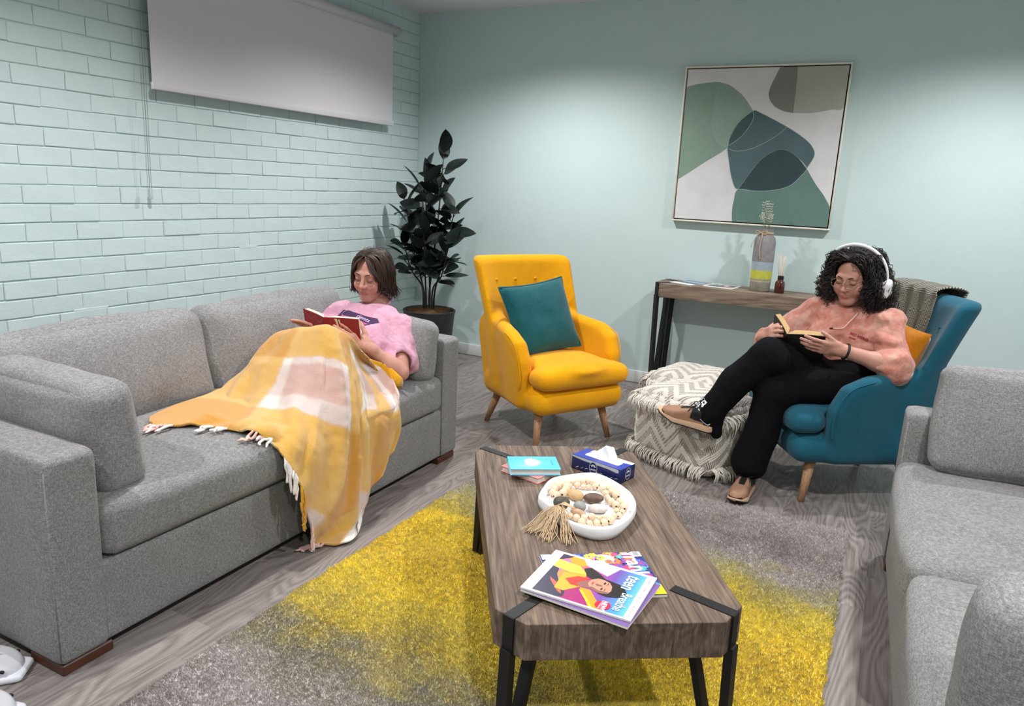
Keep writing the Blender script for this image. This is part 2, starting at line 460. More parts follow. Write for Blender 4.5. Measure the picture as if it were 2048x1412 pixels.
M['must'] = felt('mustard_velvet', lin(156, 92, 0), lin(186, 116, 4), 90, .15, .2)
M['blind'] = simple('blind_fabric', lin(216, 211, 214), .85, lin(208, 203, 207), 300, .25, 600, .001)
M['rail'] = simple('blind_rail', lin(206, 202, 204), .5)
M['steel'] = simple('chain_steel', lin(150, 150, 152), .35, metal=.8)
M['clear'] = simple('clear_plastic', lin(225, 228, 228), .15, trans=.6)
M['white'] = simple('white_plastic', lin(232, 232, 232), .35)
M['leaf'] = simple('rubber_leaf', lin(15, 24, 20), .42, lin(28, 38, 31), 14, bump=.15, bs=40, bd=.003, spec=.3)
M['stem'] = simple('plant_stem', lin(34, 28, 22), .7)
M['pot'] = simple('plant_pot', lin(38, 38, 40), .55)
M['coir'] = simple('coir', lin(112, 78, 48), .95, lin(146, 106, 66), 160, bump=.9, bs=260, bd=.01)
M['frame'] = simple('frame_white', lin(226, 220, 206), .5)
M['framed'] = simple('frame_shadow_gap', lin(40, 38, 34), .6)

# ================================================================== lamps
M['emit'] = None
t = NT('lamp_glow'); t.b.inputs['Emission Color'].default_value = (1, .98, .95, 1); t.b.inputs['Emission Strength'].default_value = 12; t.col((1, 1, 1)); M['emit'] = t.fin(.5)
def downlight(i, x, y):
    o = thing('ceiling_downlight', 'round white recessed downlight in the ceiling ' + ['over the plant corner', 'over the blue armchair corner', 'above the long grey sofa', 'above the right-hand grey sofa', 'nearest the front wall on the brick side', 'nearest the front wall on the far side'][i], 'lamp', (x, y, CEIL), group='ceiling downlights')
    lathe('ring', [(.043, -.004), (.050, -.010), (.062, -.008), (.064, 0), (.043, 0), (.043, -.004)], M['white'], o, 28)
    lathe('lens', [(0.0005, -.001), (.043, -.001)], M['emit'], o, 24)
    ld = bpy.data.lights.new('downlight_bulb', 'SPOT'); ld.energy = LAMP_W; ld.color = (.985, .99, 1.0); ld.shadow_soft_size = .04; ld.spot_size = math.radians(146); ld.spot_blend = .7
    lo = bpy.data.objects.new('bulb', ld); link(lo, o); lo.location = (0, 0, -.03)
for i, (x, y) in enumerate(LAMPS): downlight(i, x, y)

# ================================================================== room shell
def struct(o): o['kind'] = 'structure'; return o
wl = struct(box('wall_left', (-.097, YF / 2, CEIL / 2), (.18, -YF, CEIL), M['brickpaint']))          # mortar face at x=-0.010
struct(box('wall_back', (XR / 2, .06, CEIL / 2), (XR + .4, .12, CEIL), M['wall']))
struct(box('wall_right', (XR + .06, YF / 2, CEIL / 2), (.12, -YF + .2, CEIL), M['wall']))
struct(box('wall_front', (XR / 2, YF - .06, CEIL / 2), (XR + .4, .12, CEIL), M['wall']))
struct(box('ceiling', (XR / 2, YF / 2, CEIL + .06), (XR + .5, -YF + .4, .12), M['ceil']))
fl = struct(box('floor', (XR / 2, YF / 2, -.03), (XR + .4, -YF + .3, .05), simple('floor_base', lin(60, 56, 54), .8)))   # planks lie on it
struct(box('baseboard_back', (XR / 2, -.007, .048), (XR, .014, .092), M['skirt'], bev=.004))
struct(box('trim_1', (XR / 2, -.004, .0015), (XR, .008, .003), M['blk']))

# bricks: 240 x 86 mm module, row joint 0 at z=1.191, perpends on y = -k*0.24
BL, BH = .240, .086
def brick_mesh(nm, ln, sd):
    bm = bbox_bm((0, 0, 0), (.022, ln, .0805), .003, 1)
    rr = random.Random(sd)
    for v in bm.verts:
        if v.co.x > 0:
            v.co += Vector((rr.uniform(-.0012, .0012), rr.uniform(-.001, .001), rr.uniform(-.0015, .0015)))
    me = bpy.data.meshes.new(nm); bm.to_mesh(me); bm.free(); me.materials.append(M['brickpaint'])
    me.polygons.foreach_set('use_smooth', [False] * len(me.polygons)); return me
full = [brick_mesh('brick', .2385, s) for s in range(8)]; half = [brick_mesh('brick', .1185, s) for s in range(3)]
cand = []
r0 = -14
for r in range(-14, 18):
    zc = 1.191 + r * BH + BH / 2
    if zc - BH / 2 < -.001 or zc + BH / 2 > CEIL + .03: continue
    par = r % 2
    y = 0.0; k = 0
    while y > -6.4:
        ln = BL if (par == 0 or k > 0) else BL / 2
        yc = y - ln / 2; y -= ln; k += 1
        d = Vector((0, yc, zc)) - CAM; zz = d.dot(fw); 
        if zz > .3:
            u = 1024 + 1467.5 * d.dot(rt) / zz; v = 706 - 1467.5 * d.dot(up) / zz
            vis = -60 < u < 900 and -40 < v < 720 and not (v > 690 - .19 * u + 20 and u < 640)
            blindcov = (-2.45 < yc < -.47 and zc > 1.86)
            cand.append((not vis or blindcov, -1 / zz, yc, zc, ln))
        else: cand.append((True, 0, yc, zc, ln))
cand.sort(key=lambda c: (c[0], c[1]))
rest = Acc()
for i, (inv, _, yc, zc, ln) in enumerate(cand):
    ms = random.choice(full if ln > .2 else half); dx = random.uniform(-.0015, .0015)
    if i < 300 and not inv:
        o = bpy.data.objects.new('brick', ms); link(o, wl); o.location = (-.011 + dx, yc, zc)
    else:
        V = np.array([v.co[:] for v in ms.vertices]) + np.array([-.011 + dx, yc, zc])
        rest.add(V, [p.vertices[:] for p in ms.polygons])
tag(rest.obj('bricks', M['brickpaint'], wl, smooth=False), kind='stuff')
for (y0, y1, z) in ((-2.93, -2.75, .674), (-1.88, -1.74, .933)):
    bm = bbox_bm((-.0045, (y0 + y1) / 2, z), (.010, y1 - y0, .020), .003, 1); bm_obj('plaster_patch', bm, M['brickpaint'], wl)

# floor planks 0.18 x 1.22, along y
pm = bpy.data.meshes.new('plank'); bm = bbox_bm((0, 0, -.002), (.1799, 1.2198, .006), .0002, 1); bm.to_mesh(pm); bm.free(); pm.materials.append(M['plank'])
for i in range(30):
    x = .09 + i * .18
    off = random.uniform(0, 1.22)
    y = off
    while y > YF:
        y0, y1 = y, y - 1.22
        yc = (y0 + y1) / 2
        if y1 < -.02 or True:
            o = bpy.data.objects.new('plank', pm); link(o, fl)
            ya, yb = min(y0, .0), max(y1, YF)
            if ya - yb > .02:
                o.location = (x, (ya + yb) / 2, -.0012); o.scale = (1, (ya - yb) / 1.22, 1)
            else: bpy.data.objects.remove(o)
        y -= 1.22

# wall socket
o = thing('wall_outlet', 'white power outlet plate on the brick wall behind the reader', 'outlet', (0.002, -.80, .636))
box('plate', (.006, 0, 0), (.012, .118, .118), M['white'], o, .004)
for dy in (-.026, .026): box('switch', (.0135, dy, .033), (.005, .018, .026), M['white'], o, .0015)

# ================================================================== roller blind
o = thing('roller_blind', 'pale grey roller blind hanging over the brick wall with a bead chain', 'blind', (0, 0, 0))
BY0, BY1 = -2.474, -.446
V, F, e = tube([(.075, BY0 - .02, 2.435), (.075, BY1 + .06, 2.435)], .030, 20); Acc().add(V, F, e).obj('roller_tube', M['rail'], o)
V, F = [], []
box('fabric', (.068, (BY0 + BY1) / 2, 2.10), (.0016, BY1 - BY0, .63), M['blind'], o)
rl = box('bottom_rail', (.068, (BY0 + BY1) / 2, 1.783), (.016, BY1 - BY0 + .004, .034), M['rail'], o, .006, 3)
for yy in (BY0 - .001, BY1 + .001): box('end_cap', (.068, yy, 1.783), (.018, .006, .036), M['white'], rl, .003)
for yy in (BY0 - .024, BY1 + .064): lathe_o = box('bracket', (.045, yy, 2.435), (.09, .005, .066), M['white'], o, .002)
ch = Acc(); bv, bf = lathe_vf([(.0001, -.0022), (.0019, -.0011), (.0019, .0011), (.0001, .0022)], 6)
for k, (ya, yb) in enumerate(((-2.500, -2.497), (-2.516, -2.507))):
    P = np.array([(.066 - .02 * tt, ya + (yb - ya) * tt, 2.435 - (2.435 - 1.262) * tt) for tt in np.linspace(0, 1, 230)])
    for p in P: ch.add(bv + p, bf)
    ch.tube(P[[0, -1]], .0006, 4)
tag(ch.obj('bead_chain', M['steel'], o), kind='stuff')
box('chain_tensioner', (.046, -2.503, 1.243), (.014, .02, .05), M['clear'], o, .005)

# ================================================================== painting
PX, PZ = 2.643, 1.695
o = thing('abstract_painting', 'square abstract canvas of overlapping green and grey shapes in a thin white frame', 'painting', (PX, 0, PZ))
W, H = 1.012, 1.0
for nm, c, s in (('frame_rail', (0, -.0225, H / 2 - .005), (W, .045, .010)), ('frame_rail', (0, -.0225, -H / 2 + .005), (W, .045, .010)), ('frame_rail', (-W / 2 + .005, -.0225, 0), (.010, .045, H - .02)), ('frame_rail', (W / 2 - .005, -.0225, 0), (.010, .045, H - .02))):
    box(nm, c, s, M['frame'], o, .0015, 1)
box('backing', (0, -.012, 0), (W - .022, .014, H - .022), M['framed'], o)
cvm = simple('canvas_white', lin(205, 202, 202), .8, lin(214, 211, 211), 8, .35, 500, .001)
cv = box('canvas', (0, -.029, 0), (W - .036, .022, H - .036), cvm, o)
SH = {'sage': [(-0.505, 0.367), (-0.423, 0.386), (-0.33, 0.397), (-0.274, 0.396), (-0.2, 0.371), (-0.113, 0.304), (-0.045, 0.219), (-0.109, 0.165), (-0.148, 0.109), (-0.175, 0.041), (-0.181, -0.013), (-0.324, -0.112), (-0.437, -0.192), (-0.495, -0.23)],
'sage2': [(-0.274, 0.396), (-0.2, 0.371), (-0.113, 0.304), (-0.045, 0.219), (-0.109, 0.165), (-0.148, 0.109), (-0.175, 0.041), (-0.181, -0.013), (-0.242, 0.017), (-0.285, 0.085), (-0.298, 0.153), (-0.293, 0.266)],
'dark': [(-0.045, 0.219), (0.01, 0.204), (0.173, 0.123), (0.278, 0.059), (0.338, 0.005), (0.358, -0.049), (0.323, -0.129), (0.273, -0.073), (0.214, -0.03), (0.147, -0.017), (0.054, -0.067), (-0.014, -0.16), (-0.082, -0.274), (-0.106, -0.261), (-0.138, -0.187), (-0.159, -0.107), (-0.181, -0.013), (-0.175, 0.041), (-0.148, 0.109), (-0.109, 0.165)],
'over': [(-0.045, 0.219), (-0.037, 0.177), (-0.058, 0.121), (-0.107, 0.053), (-0.177, -0.002), (-0.175, 0.041), (-0.148, 0.109), (-0.109, 0.165)],
'deep': [(-0.082, -0.274), (-0.014, -0.16), (0.054, -0.067), (0.147, -0.017), (0.214, -0.03), (0.273, -0.073), (0.323, -0.129), (0.297, -0.172), (0.24, -0.235), (0.156, -0.267), (0.045, -0.28)],
'green': [(-0.082, -0.274), (0.045, -0.28), (0.156, -0.267), (0.24, -0.235), (0.297, -0.172), (0.323, -0.129), (0.389, -0.223), (0.451, -0.298), (0.502, -0.39), (0.511, -0.497), (-0.097, -0.501), (-0.106, -0.419), (-0.102, -0.348)],
'taupe': [(0.104, 0.491), (0.071, 0.431), (0.042, 0.351), (0.045, 0.297), (0.082, 0.248), (0.14, 0.218), (0.201, 0.206), (0.2, 0.253), (0.199, 0.391), (0.193, 0.491)],
'beige': [(0.193, 0.491), (0.492, 0.491), (0.494, 0.251), (0.413, 0.225), (0.312, 0.207), (0.201, 0.206), (0.2, 0.253), (0.199, 0.391)]}
SC = dict(sage=(122, 144, 130), sage2=(130, 149, 137), dark=(74, 95, 99), over=(56, 80, 80), deep=(42, 63, 66), green=(90, 118, 110), taupe=(122, 121, 114), beige=(164, 162, 153))
corner = {'sage': (0, 13), 'green': (8, 9, 10), 'taupe': (0, 9), 'beige': (0, 1, 2)}
def smooth_closed(P, n=6):
    P = np.array(P); m = len(P); out = []
    for i in range(m):
        p0, p1, p2, p3 = P[(i - 1) % m], P[i], P[(i + 1) % m], P[(i + 2) % m]
        if np.linalg.norm(p2 - p1) > .28: out.append(p1); continue
        a = np.linalg.norm(p1 - p0) < .28; b = np.linalg.norm(p3 - p2) < .28
        m1 = (p2 - p0) / 2 if a else (p2 - p1); m2 = (p3 - p1) / 2 if b else (p2 - p1)
        if np.dot(p1 - p0, p2 - p1) < .2 * np.linalg.norm(p1 - p0) * np.linalg.norm(p2 - p1): m1 = p2 - p1
        if np.dot(p3 - p2, p2 - p1) < .2 * np.linalg.norm(p3 - p2) * np.linalg.norm(p2 - p1): m2 = p2 - p1
        for t_ in np.linspace(0, 1, n, endpoint=False):
            h00 = 2 * t_ ** 3 - 3 * t_ ** 2 + 1; h10 = t_ ** 3 - 2 * t_ ** 2 + t_; h01 = -2 * t_ ** 3 + 3 * t_ ** 2; h11 = t_ ** 3 - t_ ** 2
            out.append(h00 * p1 + h10 * m1 + h01 * p2 + h11 * m2)
    return np.array(out)
lim = np.array([W / 2 - .0185, H / 2 - .0185])
for k, nm in enumerate(('sage', 'sage2', 'dark', 'over', 'deep', 'green', 'taupe', 'beige')):
    P = np.clip(smooth_closed(SH[nm]) + np.array([0, 0.002]), -lim, lim)
    y0 = -.0398; y1 = -.0403 - .00012 * k
    bm = bmesh.new(); a = [bm.verts.new((p[0], y1, p[1])) for p in P]; b = [bm.verts.new((p[0], y0, p[1])) for p in P]
    try:
        f = bm.faces.new(a); 
        for i in range(len(a)): bm.faces.new((a[i], b[i], b[(i + 1) % len(a)], a[(i + 1) % len(a)]))
        bm.normal_update(); bmesh.ops.triangulate(bm, faces=[f]); bmesh.ops.recalc_face_normals(bm, faces=bm.faces)
    except ValueError: pass
    c = SC[nm]
    m_ = simple('paint_' + nm, lin(*c), .85, lin(*(x + 9 for x in c)), 6, .4, 400, .001)
    bm_obj('painted_shape', bm, m_, cv)
lm = simple('paint_line', lin(168, 180, 172), .8)
for nm in ('sage2', 'over', 'deep', 'dark'):
    P = np.clip(smooth_closed(SH[nm]) + np.array([0, .002]), -lim, lim); P3 = np.stack([P[:, 0], np.full(len(P), -.0408), P[:, 1]], -1)
    Acc().tube(np.vstack([P3, P3[:1]]), .0016, 5).obj('painted_line', lm, cv)
P = catmull([(-0.172, -0.041, -0.016), (-0.121, -.041, -0.03), (-0.031, -.041, -0.015), (0.064, -.041, 0.033), (0.135, -.041, 0.084), (0.173, -.041, 0.123)], 30)
Acc().tube(P, .0016, 5).obj('painted_line', lm, cv)

# ================================================================== furniture: sofas
def seam_tube(pts, r, mat, parent, name='seam', n=5):
    return Acc().tube(pts, r, n).obj(name, mat, parent)
def sofa(name, label, x0, x1, y0, y1, front, back_cushions, seats, arms):
    """x0..x1 depth, y0..y1 length (y0 nearer the camera); front = +1 faces +x, -1 faces -x"""
    xf, xb = (x1, x0) if front > 0 else (x0, x1)
    o = thing(name, label, 'sofa', ((x0 + x1) / 2, (y0 + y1) / 2, 0))
    cx, cy = (x0 + x1) / 2, (y0 + y1) / 2
    D = x1 - x0; Lh = y1 - y0; aw = .150
    # base frame
    V, F = softbox((D - .02, Lh - .02, .252), .02, 10); V += np.array([0, 0, .033 + .126]); me_obj('base', V, F, M['sofa'], o)
    V, F = softbox((.17, Lh - .02, .55), .03, 10); V += np.array([-front * (D / 2 - .095), 0, .06 + .275]); me_obj('back_frame', V, F, M['sofa'], o)
    for sgn in arms:
        V, F = softbox((D, aw, .600), .022, 12, bulge=(0, .006, .008)); V += np.array([0, sgn * (Lh / 2 - aw / 2), .033 + .300]); a_ = me_obj('arm', V, F, M['sofa'], o)
        for ys in (-1, 1):
            yy = sgn * (Lh / 2 - aw / 2) + ys * (aw / 2 - .008); xx = front * (D / 2 - .008)
            seam_tube([(xx, yy, .05), (xx, yy, .30), (xx, yy, .60)], .0032, M['sofa'], a_)
    for (a, b, zt) in seats:
        V, F = softbox((D - .17, b - a - .006, .175), .045, 16, bulge=(.02, .01, .028), wr=.003, seed=int(a * 10) % 9)
        V += np.array([front * .085 + front * .01, (a + b) / 2 - cy, .285 + .0875]); s_ = me_obj('seat_cushion', V, F, M['sofa'], o)
    for (a, b, tilt, sd) in back_cushions:
        V, F = softbox((.19, b - a, .42), .07, 16, bulge=(.045, .01, .015), wr=.008, seed=sd)
        R_ = np.array(Matrix.Rotation(-front * tilt, 3, 'Y')); V = V @ R_.T
        V += np.array([-front * (D / 2 - .27), (a + b) / 2 - cy, .47 + .14]); c_ = me_obj('back_cushion', V, F, M['sofa2'], o)
    for sx in (-1, 1):
        for sy in (-1, 1):
            ft = bbox_bm((sx * (D / 2 - .085), sy * (Lh / 2 - .085), .0165), (.15, .15, .033), .004, 1); bm_obj('foot', ft, M['redwood'], o)
    box('plinth', (0, 0, .026), (D - .10, Lh - .12, .018), M['blk'], o)
    return o
sofa('sofa', 'long grey woven sofa along the brick wall, with the blanket on it', .70, 1.66, -4.09, -2.03, 1,
     [(-3.96, -3.02, .26, 1), (-3.01, -2.14, .26, 4)], [(-3.945, -2.175, .45)], (-1, 1))
sofa('sofa', 'grey woven sofa cropped at the right edge, opposite the brick wall', 3.675, 4.64, -4.25, -1.98, -1,
     [(-4.1, -3.06, .26, 2), (-3.04, -2.13, .26, 5)], [(-4.105, -3.05, .45), (-3.05, -2.125, .45)], (-1, 1)).rotation_euler.z = .03

def cushion(name, label, wd, ht, th, loc, rx, rz, mat, pipe=None, seed=0, ry=0, group=None, wr=.006, pinch=.08):
    o = thing(name, label, 'cushion', loc); o.rotation_euler = Matrix.Rotation(rz, 3, 'Z').to_4x4().to_euler()
    R_ = np.array(Matrix.Rotation(rx, 3, 'X') @ Matrix.Rotation(ry, 3, 'Y'))
    V, F, ed = pillow(wd, ht, th, seed=seed, wr=wr, pinch=pinch); me_obj('cover', V @ R_.T, F, mat, o)
    if pipe:
        P = np.vstack([ed, ed[:1]]) @ R_.T; Acc().tube(P, .006, 6, caps=False).obj('piping', pipe, o)
    return o
def boxcushion(name, label, size, r, loc, rx, rz, mat, seed=0, bulge=(.01, .03, .01)):
    o = thing(name, label, 'cushion', loc, rz)
    V, F = softbox(size, r, 18, bulge=bulge, wr=.006, seed=seed); R_ = np.array(Matrix.Rotation(rx, 3, 'X'))
    me_obj('cover', V @ R_.T, F, mat, o)
    s = size; ed = [(-s[0] / 2 + .012, -s[1] / 2 + r * .35, z) for z in (-s[2] / 2 + .02, 0, s[2] / 2 - .02)]
    return o
boxcushion('arm_cushion', 'boxy grey cushion leaning on the near arm of the long sofa', (.58, .155, .34), .05, (1.32, -3.83, .47 + .135), .13, 0, M['sofa2'], 3)
boxcushion('arm_cushion', 'boxy grey cushion behind the reader against the far sofa arm', (.56, .15, .30), .05, (1.37, -2.275, .47 + .12), -.18, 0, M['sofa2'], 5)
boxcushion('arm_cushion', 'boxy grey cushion at the far end of the right-hand sofa', (.60, .15, .38), .045, (4.03, -2.17, .47 + .175), -.20, 0.0, M['sofa2'], 7)
boxcushion('arm_cushion', 'grey cushion corner nearest the camera on the right-hand sofa', (.56, .16, .36), .05, (3.985, -3.80, .47 + .165), .16, .06, M['sofa2'], 8)

# ================================================================== armchairs
def chair_shell():
    g = SDF((-.48, -.46, .14), (.48, .56, 1.03), .0105)
    def back(P):
        x, y, z = P[..., 0], P[..., 1], P[..., 2]
        hw = .298 + .027 * np.clip((z - .45) / .5, 0, 1)
        yc = .235 + (z - .3) * .24 - .11 * np.clip(abs(x) / .3, 0, 1.3) ** 3 * np.clip((1.12 - z) / .5, 0, 1)
        qx = abs(x) - (hw - .04); qy = abs(y - yc) - (.055 - .04); qz = abs(z - .60) - (.375 - .04)
        q = np.stack([qx, qy, qz], -1); return np.linalg.norm(np.maximum(q, 0), axis=-1) + np.minimum(q.max(-1), 0) - .04
    g.put((-.36, .05, .2), (.36, .5, 1.0), back, .03)
    poly = np.array([(.30, .24), (.33, .60), (.28, .64), (.16, .615), (.05, .60), (-.06, .585), (-.14, .545), (-.178, .46), (-.172, .34), (-.15, .24)])
    def arm(sg):
        def fn(P):
            x, y, z = P[..., 0] * sg, P[..., 1], P[..., 2]
            fr = np.clip((-.05 - y) / .3, 0, 1)
            xc = .268 + .11 * (z - .25) + .020 * fr - .060 * np.clip((y + .06) / .28, 0, 1) - .02 * np.clip((z - .54) / .1, 0, 1) * np.clip(y / .2, 0, 1)
            a = np.full(y.shape, 1e9); ins = np.zeros(y.shape, bool)
            n = len(poly)
            for i in range(n):
                p, q = poly[i], poly[(i + 1) % n]; e = q - p; wy, wz = y - p[0], z - p[1]
                tt = np.clip((wy * e[0] + wz * e[1]) / (e @ e), 0, 1); a = np.minimum(a, (wy - e[0] * tt) ** 2 + (wz - e[1] * tt) ** 2)
                c1 = p[1] > z; c2 = q[1] > z; cr = (c1 != c2) & (y < (q[0] - p[0]) * (z - p[1]) / (q[1] - p[1] + 1e-12) + p[0]); ins ^= cr
            d = np.sqrt(a); d = np.where(ins, -d, d)
            th = .047; rr = .04
            q = np.stack([d + .0, abs(x - xc) - (th - rr)], -1)
            return np.linalg.norm(np.maximum(q, 0), axis=-1) + np.minimum(q.max(-1), 0) - rr
        return fn
    for sg in (-1, 1): g.put((-.44, -.34, .18) if sg < 0 else (.2, -.34, .18), (-.2, .46, .76) if sg < 0 else (.44, .46, .76), arm(sg), .022)
    g.box((0, -.025, .265), (.295, .315, .075), .07, None, .02)
    V, F = g.mesh(); return relax(V, F, 2), F
def chair_seat():
    g = SDF((-.40, -.46, .30), (.40, .30, .50), .010)
    g.box((0, -.06, .395), (.235, .29, .058), .05, None, .01); g.box((0, -.285, .393), (.300, .085, .056), .055, None, .03)
    g.ell((0, -.12, .43), (.23, .27, .045), None, .03)
    V, F = g.mesh(); return relax(V, F, 2), F
CS, CSe = chair_shell(), chair_seat()
def back_y(x, z): return .235 + (z - .3) * .24 - .09 * min(abs(x) / .3, 1.3) ** 3 * min(max((1.12 - z) / .5, 0), 1) - .055
def armchair(name, label, loc, rz, mat, leg):
    o = thing(name, label, 'armchair', loc, rz)
    sh = me_obj('shell', CS[0], CS[1], mat, o); st = me_obj('seat_cushion', CSe[0], CSe[1], mat, o)
    for z, xs in ((.84, (-.21, -.07, .07, .21)), (.70, (-.14, 0, .14))):
        for x in xs:
            V, F = lathe_vf([(.0005, .006), (.007, .005), (.011, .0015), (.010, -.004)], 12)
            Rm = np.array(Matrix.Rotation(PI / 2 + .2, 3, 'X')); me_obj('button', V @ Rm.T + np.array([x, back_y(x, z) - .001, z]), F, mat, sh)
    for sx in (-1, 1):
        for sy, (y0, y1) in ((-1, (-.215, -.26)), (1, (.20, .27))):
            P = np.array([(sx * .205, y0, .22), (sx * .248, y1, .0)]); V, F, e = tube(P, [.026, .0155], 16)
            V[:, 2] = np.maximum(V[:, 2], 0); Acc().add(V, F, e).obj('leg', leg, o)
    # side seam
    for sx in (-1, 1):
        pts = [(sx * (.268 + .11 * (z - .25) + .020 * min(max((-.05 - y) / .3, 0), 1) + .041), y, z) for y, z in ((-.16, .28), (-.205, .36), (-.203, .47), (-.155, .567), (-.05, .612))]
        Acc().tube(catmull(pts, 24), .003, 5).obj('seam', mat, sh)
    return o
YC = armchair('armchair', 'mustard yellow buttoned wingback armchair with wooden legs', (1.865, -1.36, 0), math.radians(58.7), M['yel'], M['legwood'])
BC = armchair('armchair', 'teal blue wingback armchair in which a person sits', (3.40, -1.28, 0), math.radians(-60), M['blu'], M['legwood'])

def chair_pt(o, p):
    c, s_ = math.cos(o.rotation_euler.z), math.sin(o.rotation_euler.z); x, y, z = p
    return (o.location.x + c * x - s_ * y, o.location.y + s_ * x + c * y, z)
cushion('velvet_cushion', 'square teal velvet cushion on the yellow armchair', .44, .42, .15, chair_pt(YC, (-.045, .055, .655)), -.42, YC.rotation_euler.z, M['teal'], M['teal'], 2, ry=-.12)
cushion('velvet_cushion', 'mustard velvet cushion behind the person in the blue armchair', .42, .39, .13, chair_pt(BC, (.105, .125, .665)), -.30, BC.rotation_euler.z, M['must'], None, 4, ry=.10)

# knitted throw over the back of the blue chair
t = NT('knit_throw'); a = t.wave(t.coord('UV', (1, 1, 1)), 2.2, 0, 0, 1, 'X'); b = t.wave(t.coord('UV', (1, 1, 1)), .9, 1.0, 1, 2, 'Y')
h = t.math('MULTIPLY', a, b); t.col(t.ramp(h, [(.05, lin(70, 67, 58)), (.3, lin(128, 122, 105)), (.7, lin(196, 188, 164))])); t.bump(h, .8, .01); M['knit'] = t.fin(.95, .2, sheen=.3)
def throw():
    o = thing('knitted_throw', 'taupe knitted throw draped over the back of the blue armchair', 'throw', BC.location, BC.rotation_euler.z)
    nu, nv = 60, 70; us = np.linspace(-.275, .10, nu); vs = np.linspace(0, 1, nv)
    P = []; UV = []
    for v in vs:
        s_ = v * .80 - .36      # front length .36, then back
        for u in us:
            x = u + .012 * math.sin(9 * v + 3 * u)
            zt = .985; fold = .014 * math.sin(u * 62 + 1.5 * math.sin(4 * v)) * (.4 + .6 * min(1, abs(s_) * 5))
            if s_ < -.045: z = zt + s_ + .03; y = back_y(x, z) - .016 + fold - .008
            elif s_ > .045: z = zt - s_ + .03; y = back_y(x, z) + .11 + .016 - fold + .008
            else:
                a_ = (s_ / .045) * PI / 2; y = back_y(x, zt) + .055 + math.sin(a_) * (.068 + .016); z = zt - .02 + .012 + math.cos(a_) * .032 + fold * .5
            P.append((x, y, z)); UV.append((u * 22, v * 50))
    idx = np.arange(nu * nv).reshape(nv, nu); F = np.stack([idx[:-1, :-1], idx[:-1, 1:], idx[1:, 1:], idx[1:, :-1]], -1).reshape(-1, 4)
    ob = me_obj('knit', P, F, M['knit'], o, uv=np.array(UV)); md = ob.modifiers.new('thick', 'SOLIDIFY'); md.thickness = .008; md.offset = 0
    return o
throw()

# ================================================================== coffee table
A2 = math.radians(32.5)
TW, TL, TZ = .59, 1.145, .43; TH = .092
ctr = Vector((.843 * .640 + .537 * 4.1875, .537 * .640 - .843 * 4.1875, 0))
CT = thing('coffee_table', 'low rustic wooden coffee table with black steel strap legs on the rug', 'table', ctr, A2)
c_ = .065
pts = [(-TW / 2 + c_, -TL / 2), (TW / 2 - c_, -TL / 2), (TW / 2, -TL / 2 + c_), (TW / 2, TL / 2 - c_), (TW / 2 - c_, TL / 2), (-TW / 2 + c_, TL / 2), (-TW / 2, TL / 2 - c_), (-TW / 2, -TL / 2 + c_)]
bm_obj('tabletop', prism(pts, TZ - TH, TZ, .0015), M['table'], CT)
def bar(p, q, wx, wy, name, parent, mat):
    """flat bar from p to q; section wx (along d) x wy"""
    p, q = Vector(p), Vector(q)
    return p, q
def strap_leg(sx, sy, hw, hl, zt, th, parent, wd=.030, inner=.16, foot=(.012, .012), lx=.10):
    """steel strap let into the top on the diagonal, running down the chamfered corner as one leg of a V"""
    d = Vector((sx, sy, 0)).normalized(); n = Vector((-d.y, d.x, 0))
    cc = Vector((sx * (hw - c_ / 2), sy * (hl - c_ / 2), 0))        # middle of the chamfer
    bm = bmesh.new()
    def slab(P, Q, w_, t_, axn):
        P, Q = Vector(P), Vector(Q); ax = (Q - P); L_ = ax.length; ax.normalize(); nn = Vector(axn).normalized(); bb = ax.cross(nn)
        m_ = Matrix((nn * w_, ax * L_, bb * t_)).transposed().to_4x4(); m_.translation = (P + Q) / 2
        bmesh.ops.create_cube(bm, size=1, matrix=m_)
    slab(cc - d * inner + Vector((0, 0, zt + .0005)), cc + d * .003 + Vector((0, 0, zt + .0005)), wd, .004, n)
    ft = Vector((cc.x + d.x * foot[0], cc.y + d.y * foot[0], 0.0))
    slab(cc + d * .003 + Vector((0, 0, zt + .002)), cc + d * .004 + Vector((0, 0, zt - th)), wd, .006, n)
    slab(cc + d * .002 + Vector((0, 0, zt - th + .01)), ft + Vector((0, 0, RUGZ)), wd, .022, n)
    ins = cc - d * lx
    slab(ins + Vector((0, 0, zt - th)), ft - d * .022 + Vector((0, 0, RUGZ)), wd, .018, n)
    slab(cc - d * (lx + .03) + Vector((0, 0, zt - th - .003)), cc + d * .002 + Vector((0, 0, zt - th - .003)), wd, .006, n)
    bmesh.ops.recalc_face_normals(bm, faces=bm.faces)
    return bm_obj('leg', bm, M['blk'], parent)
RUGZ = .012
for sx in (-1, 1):
    for sy in (-1, 1): strap_leg(sx, sy, TW / 2, TL / 2, TZ, TH, CT)

# ================================================================== console table
CX0, CX1, CZ = 2.13, 3.27, .79; CD = .30
CN = thing('console_table', 'narrow wooden console table with black legs under the painting', 'table', ((CX0 + CX1) / 2, -.025 - CD / 2, 0))
hw, hl = (CX1 - CX0) / 2, CD / 2; c_ = .05
pts = [(-hw + c_, -hl), (hw - c_, -hl), (hw, -hl + c_), (hw, hl - c_), (hw - c_, hl), (-hw + c_, hl), (-hw, hl - c_), (-hw, -hl + c_)]
bm_obj('tabletop', prism(pts, CZ - .092, CZ, .0015), M['console'], CN)
RUGZ = 0.0
for sx in (-1, 1):
    for sy in (-1, 1): strap_leg(sx, sy, hw, hl, CZ, .092, CN, wd=.036, inner=.09, foot=(-.01, 0), lx=.075)

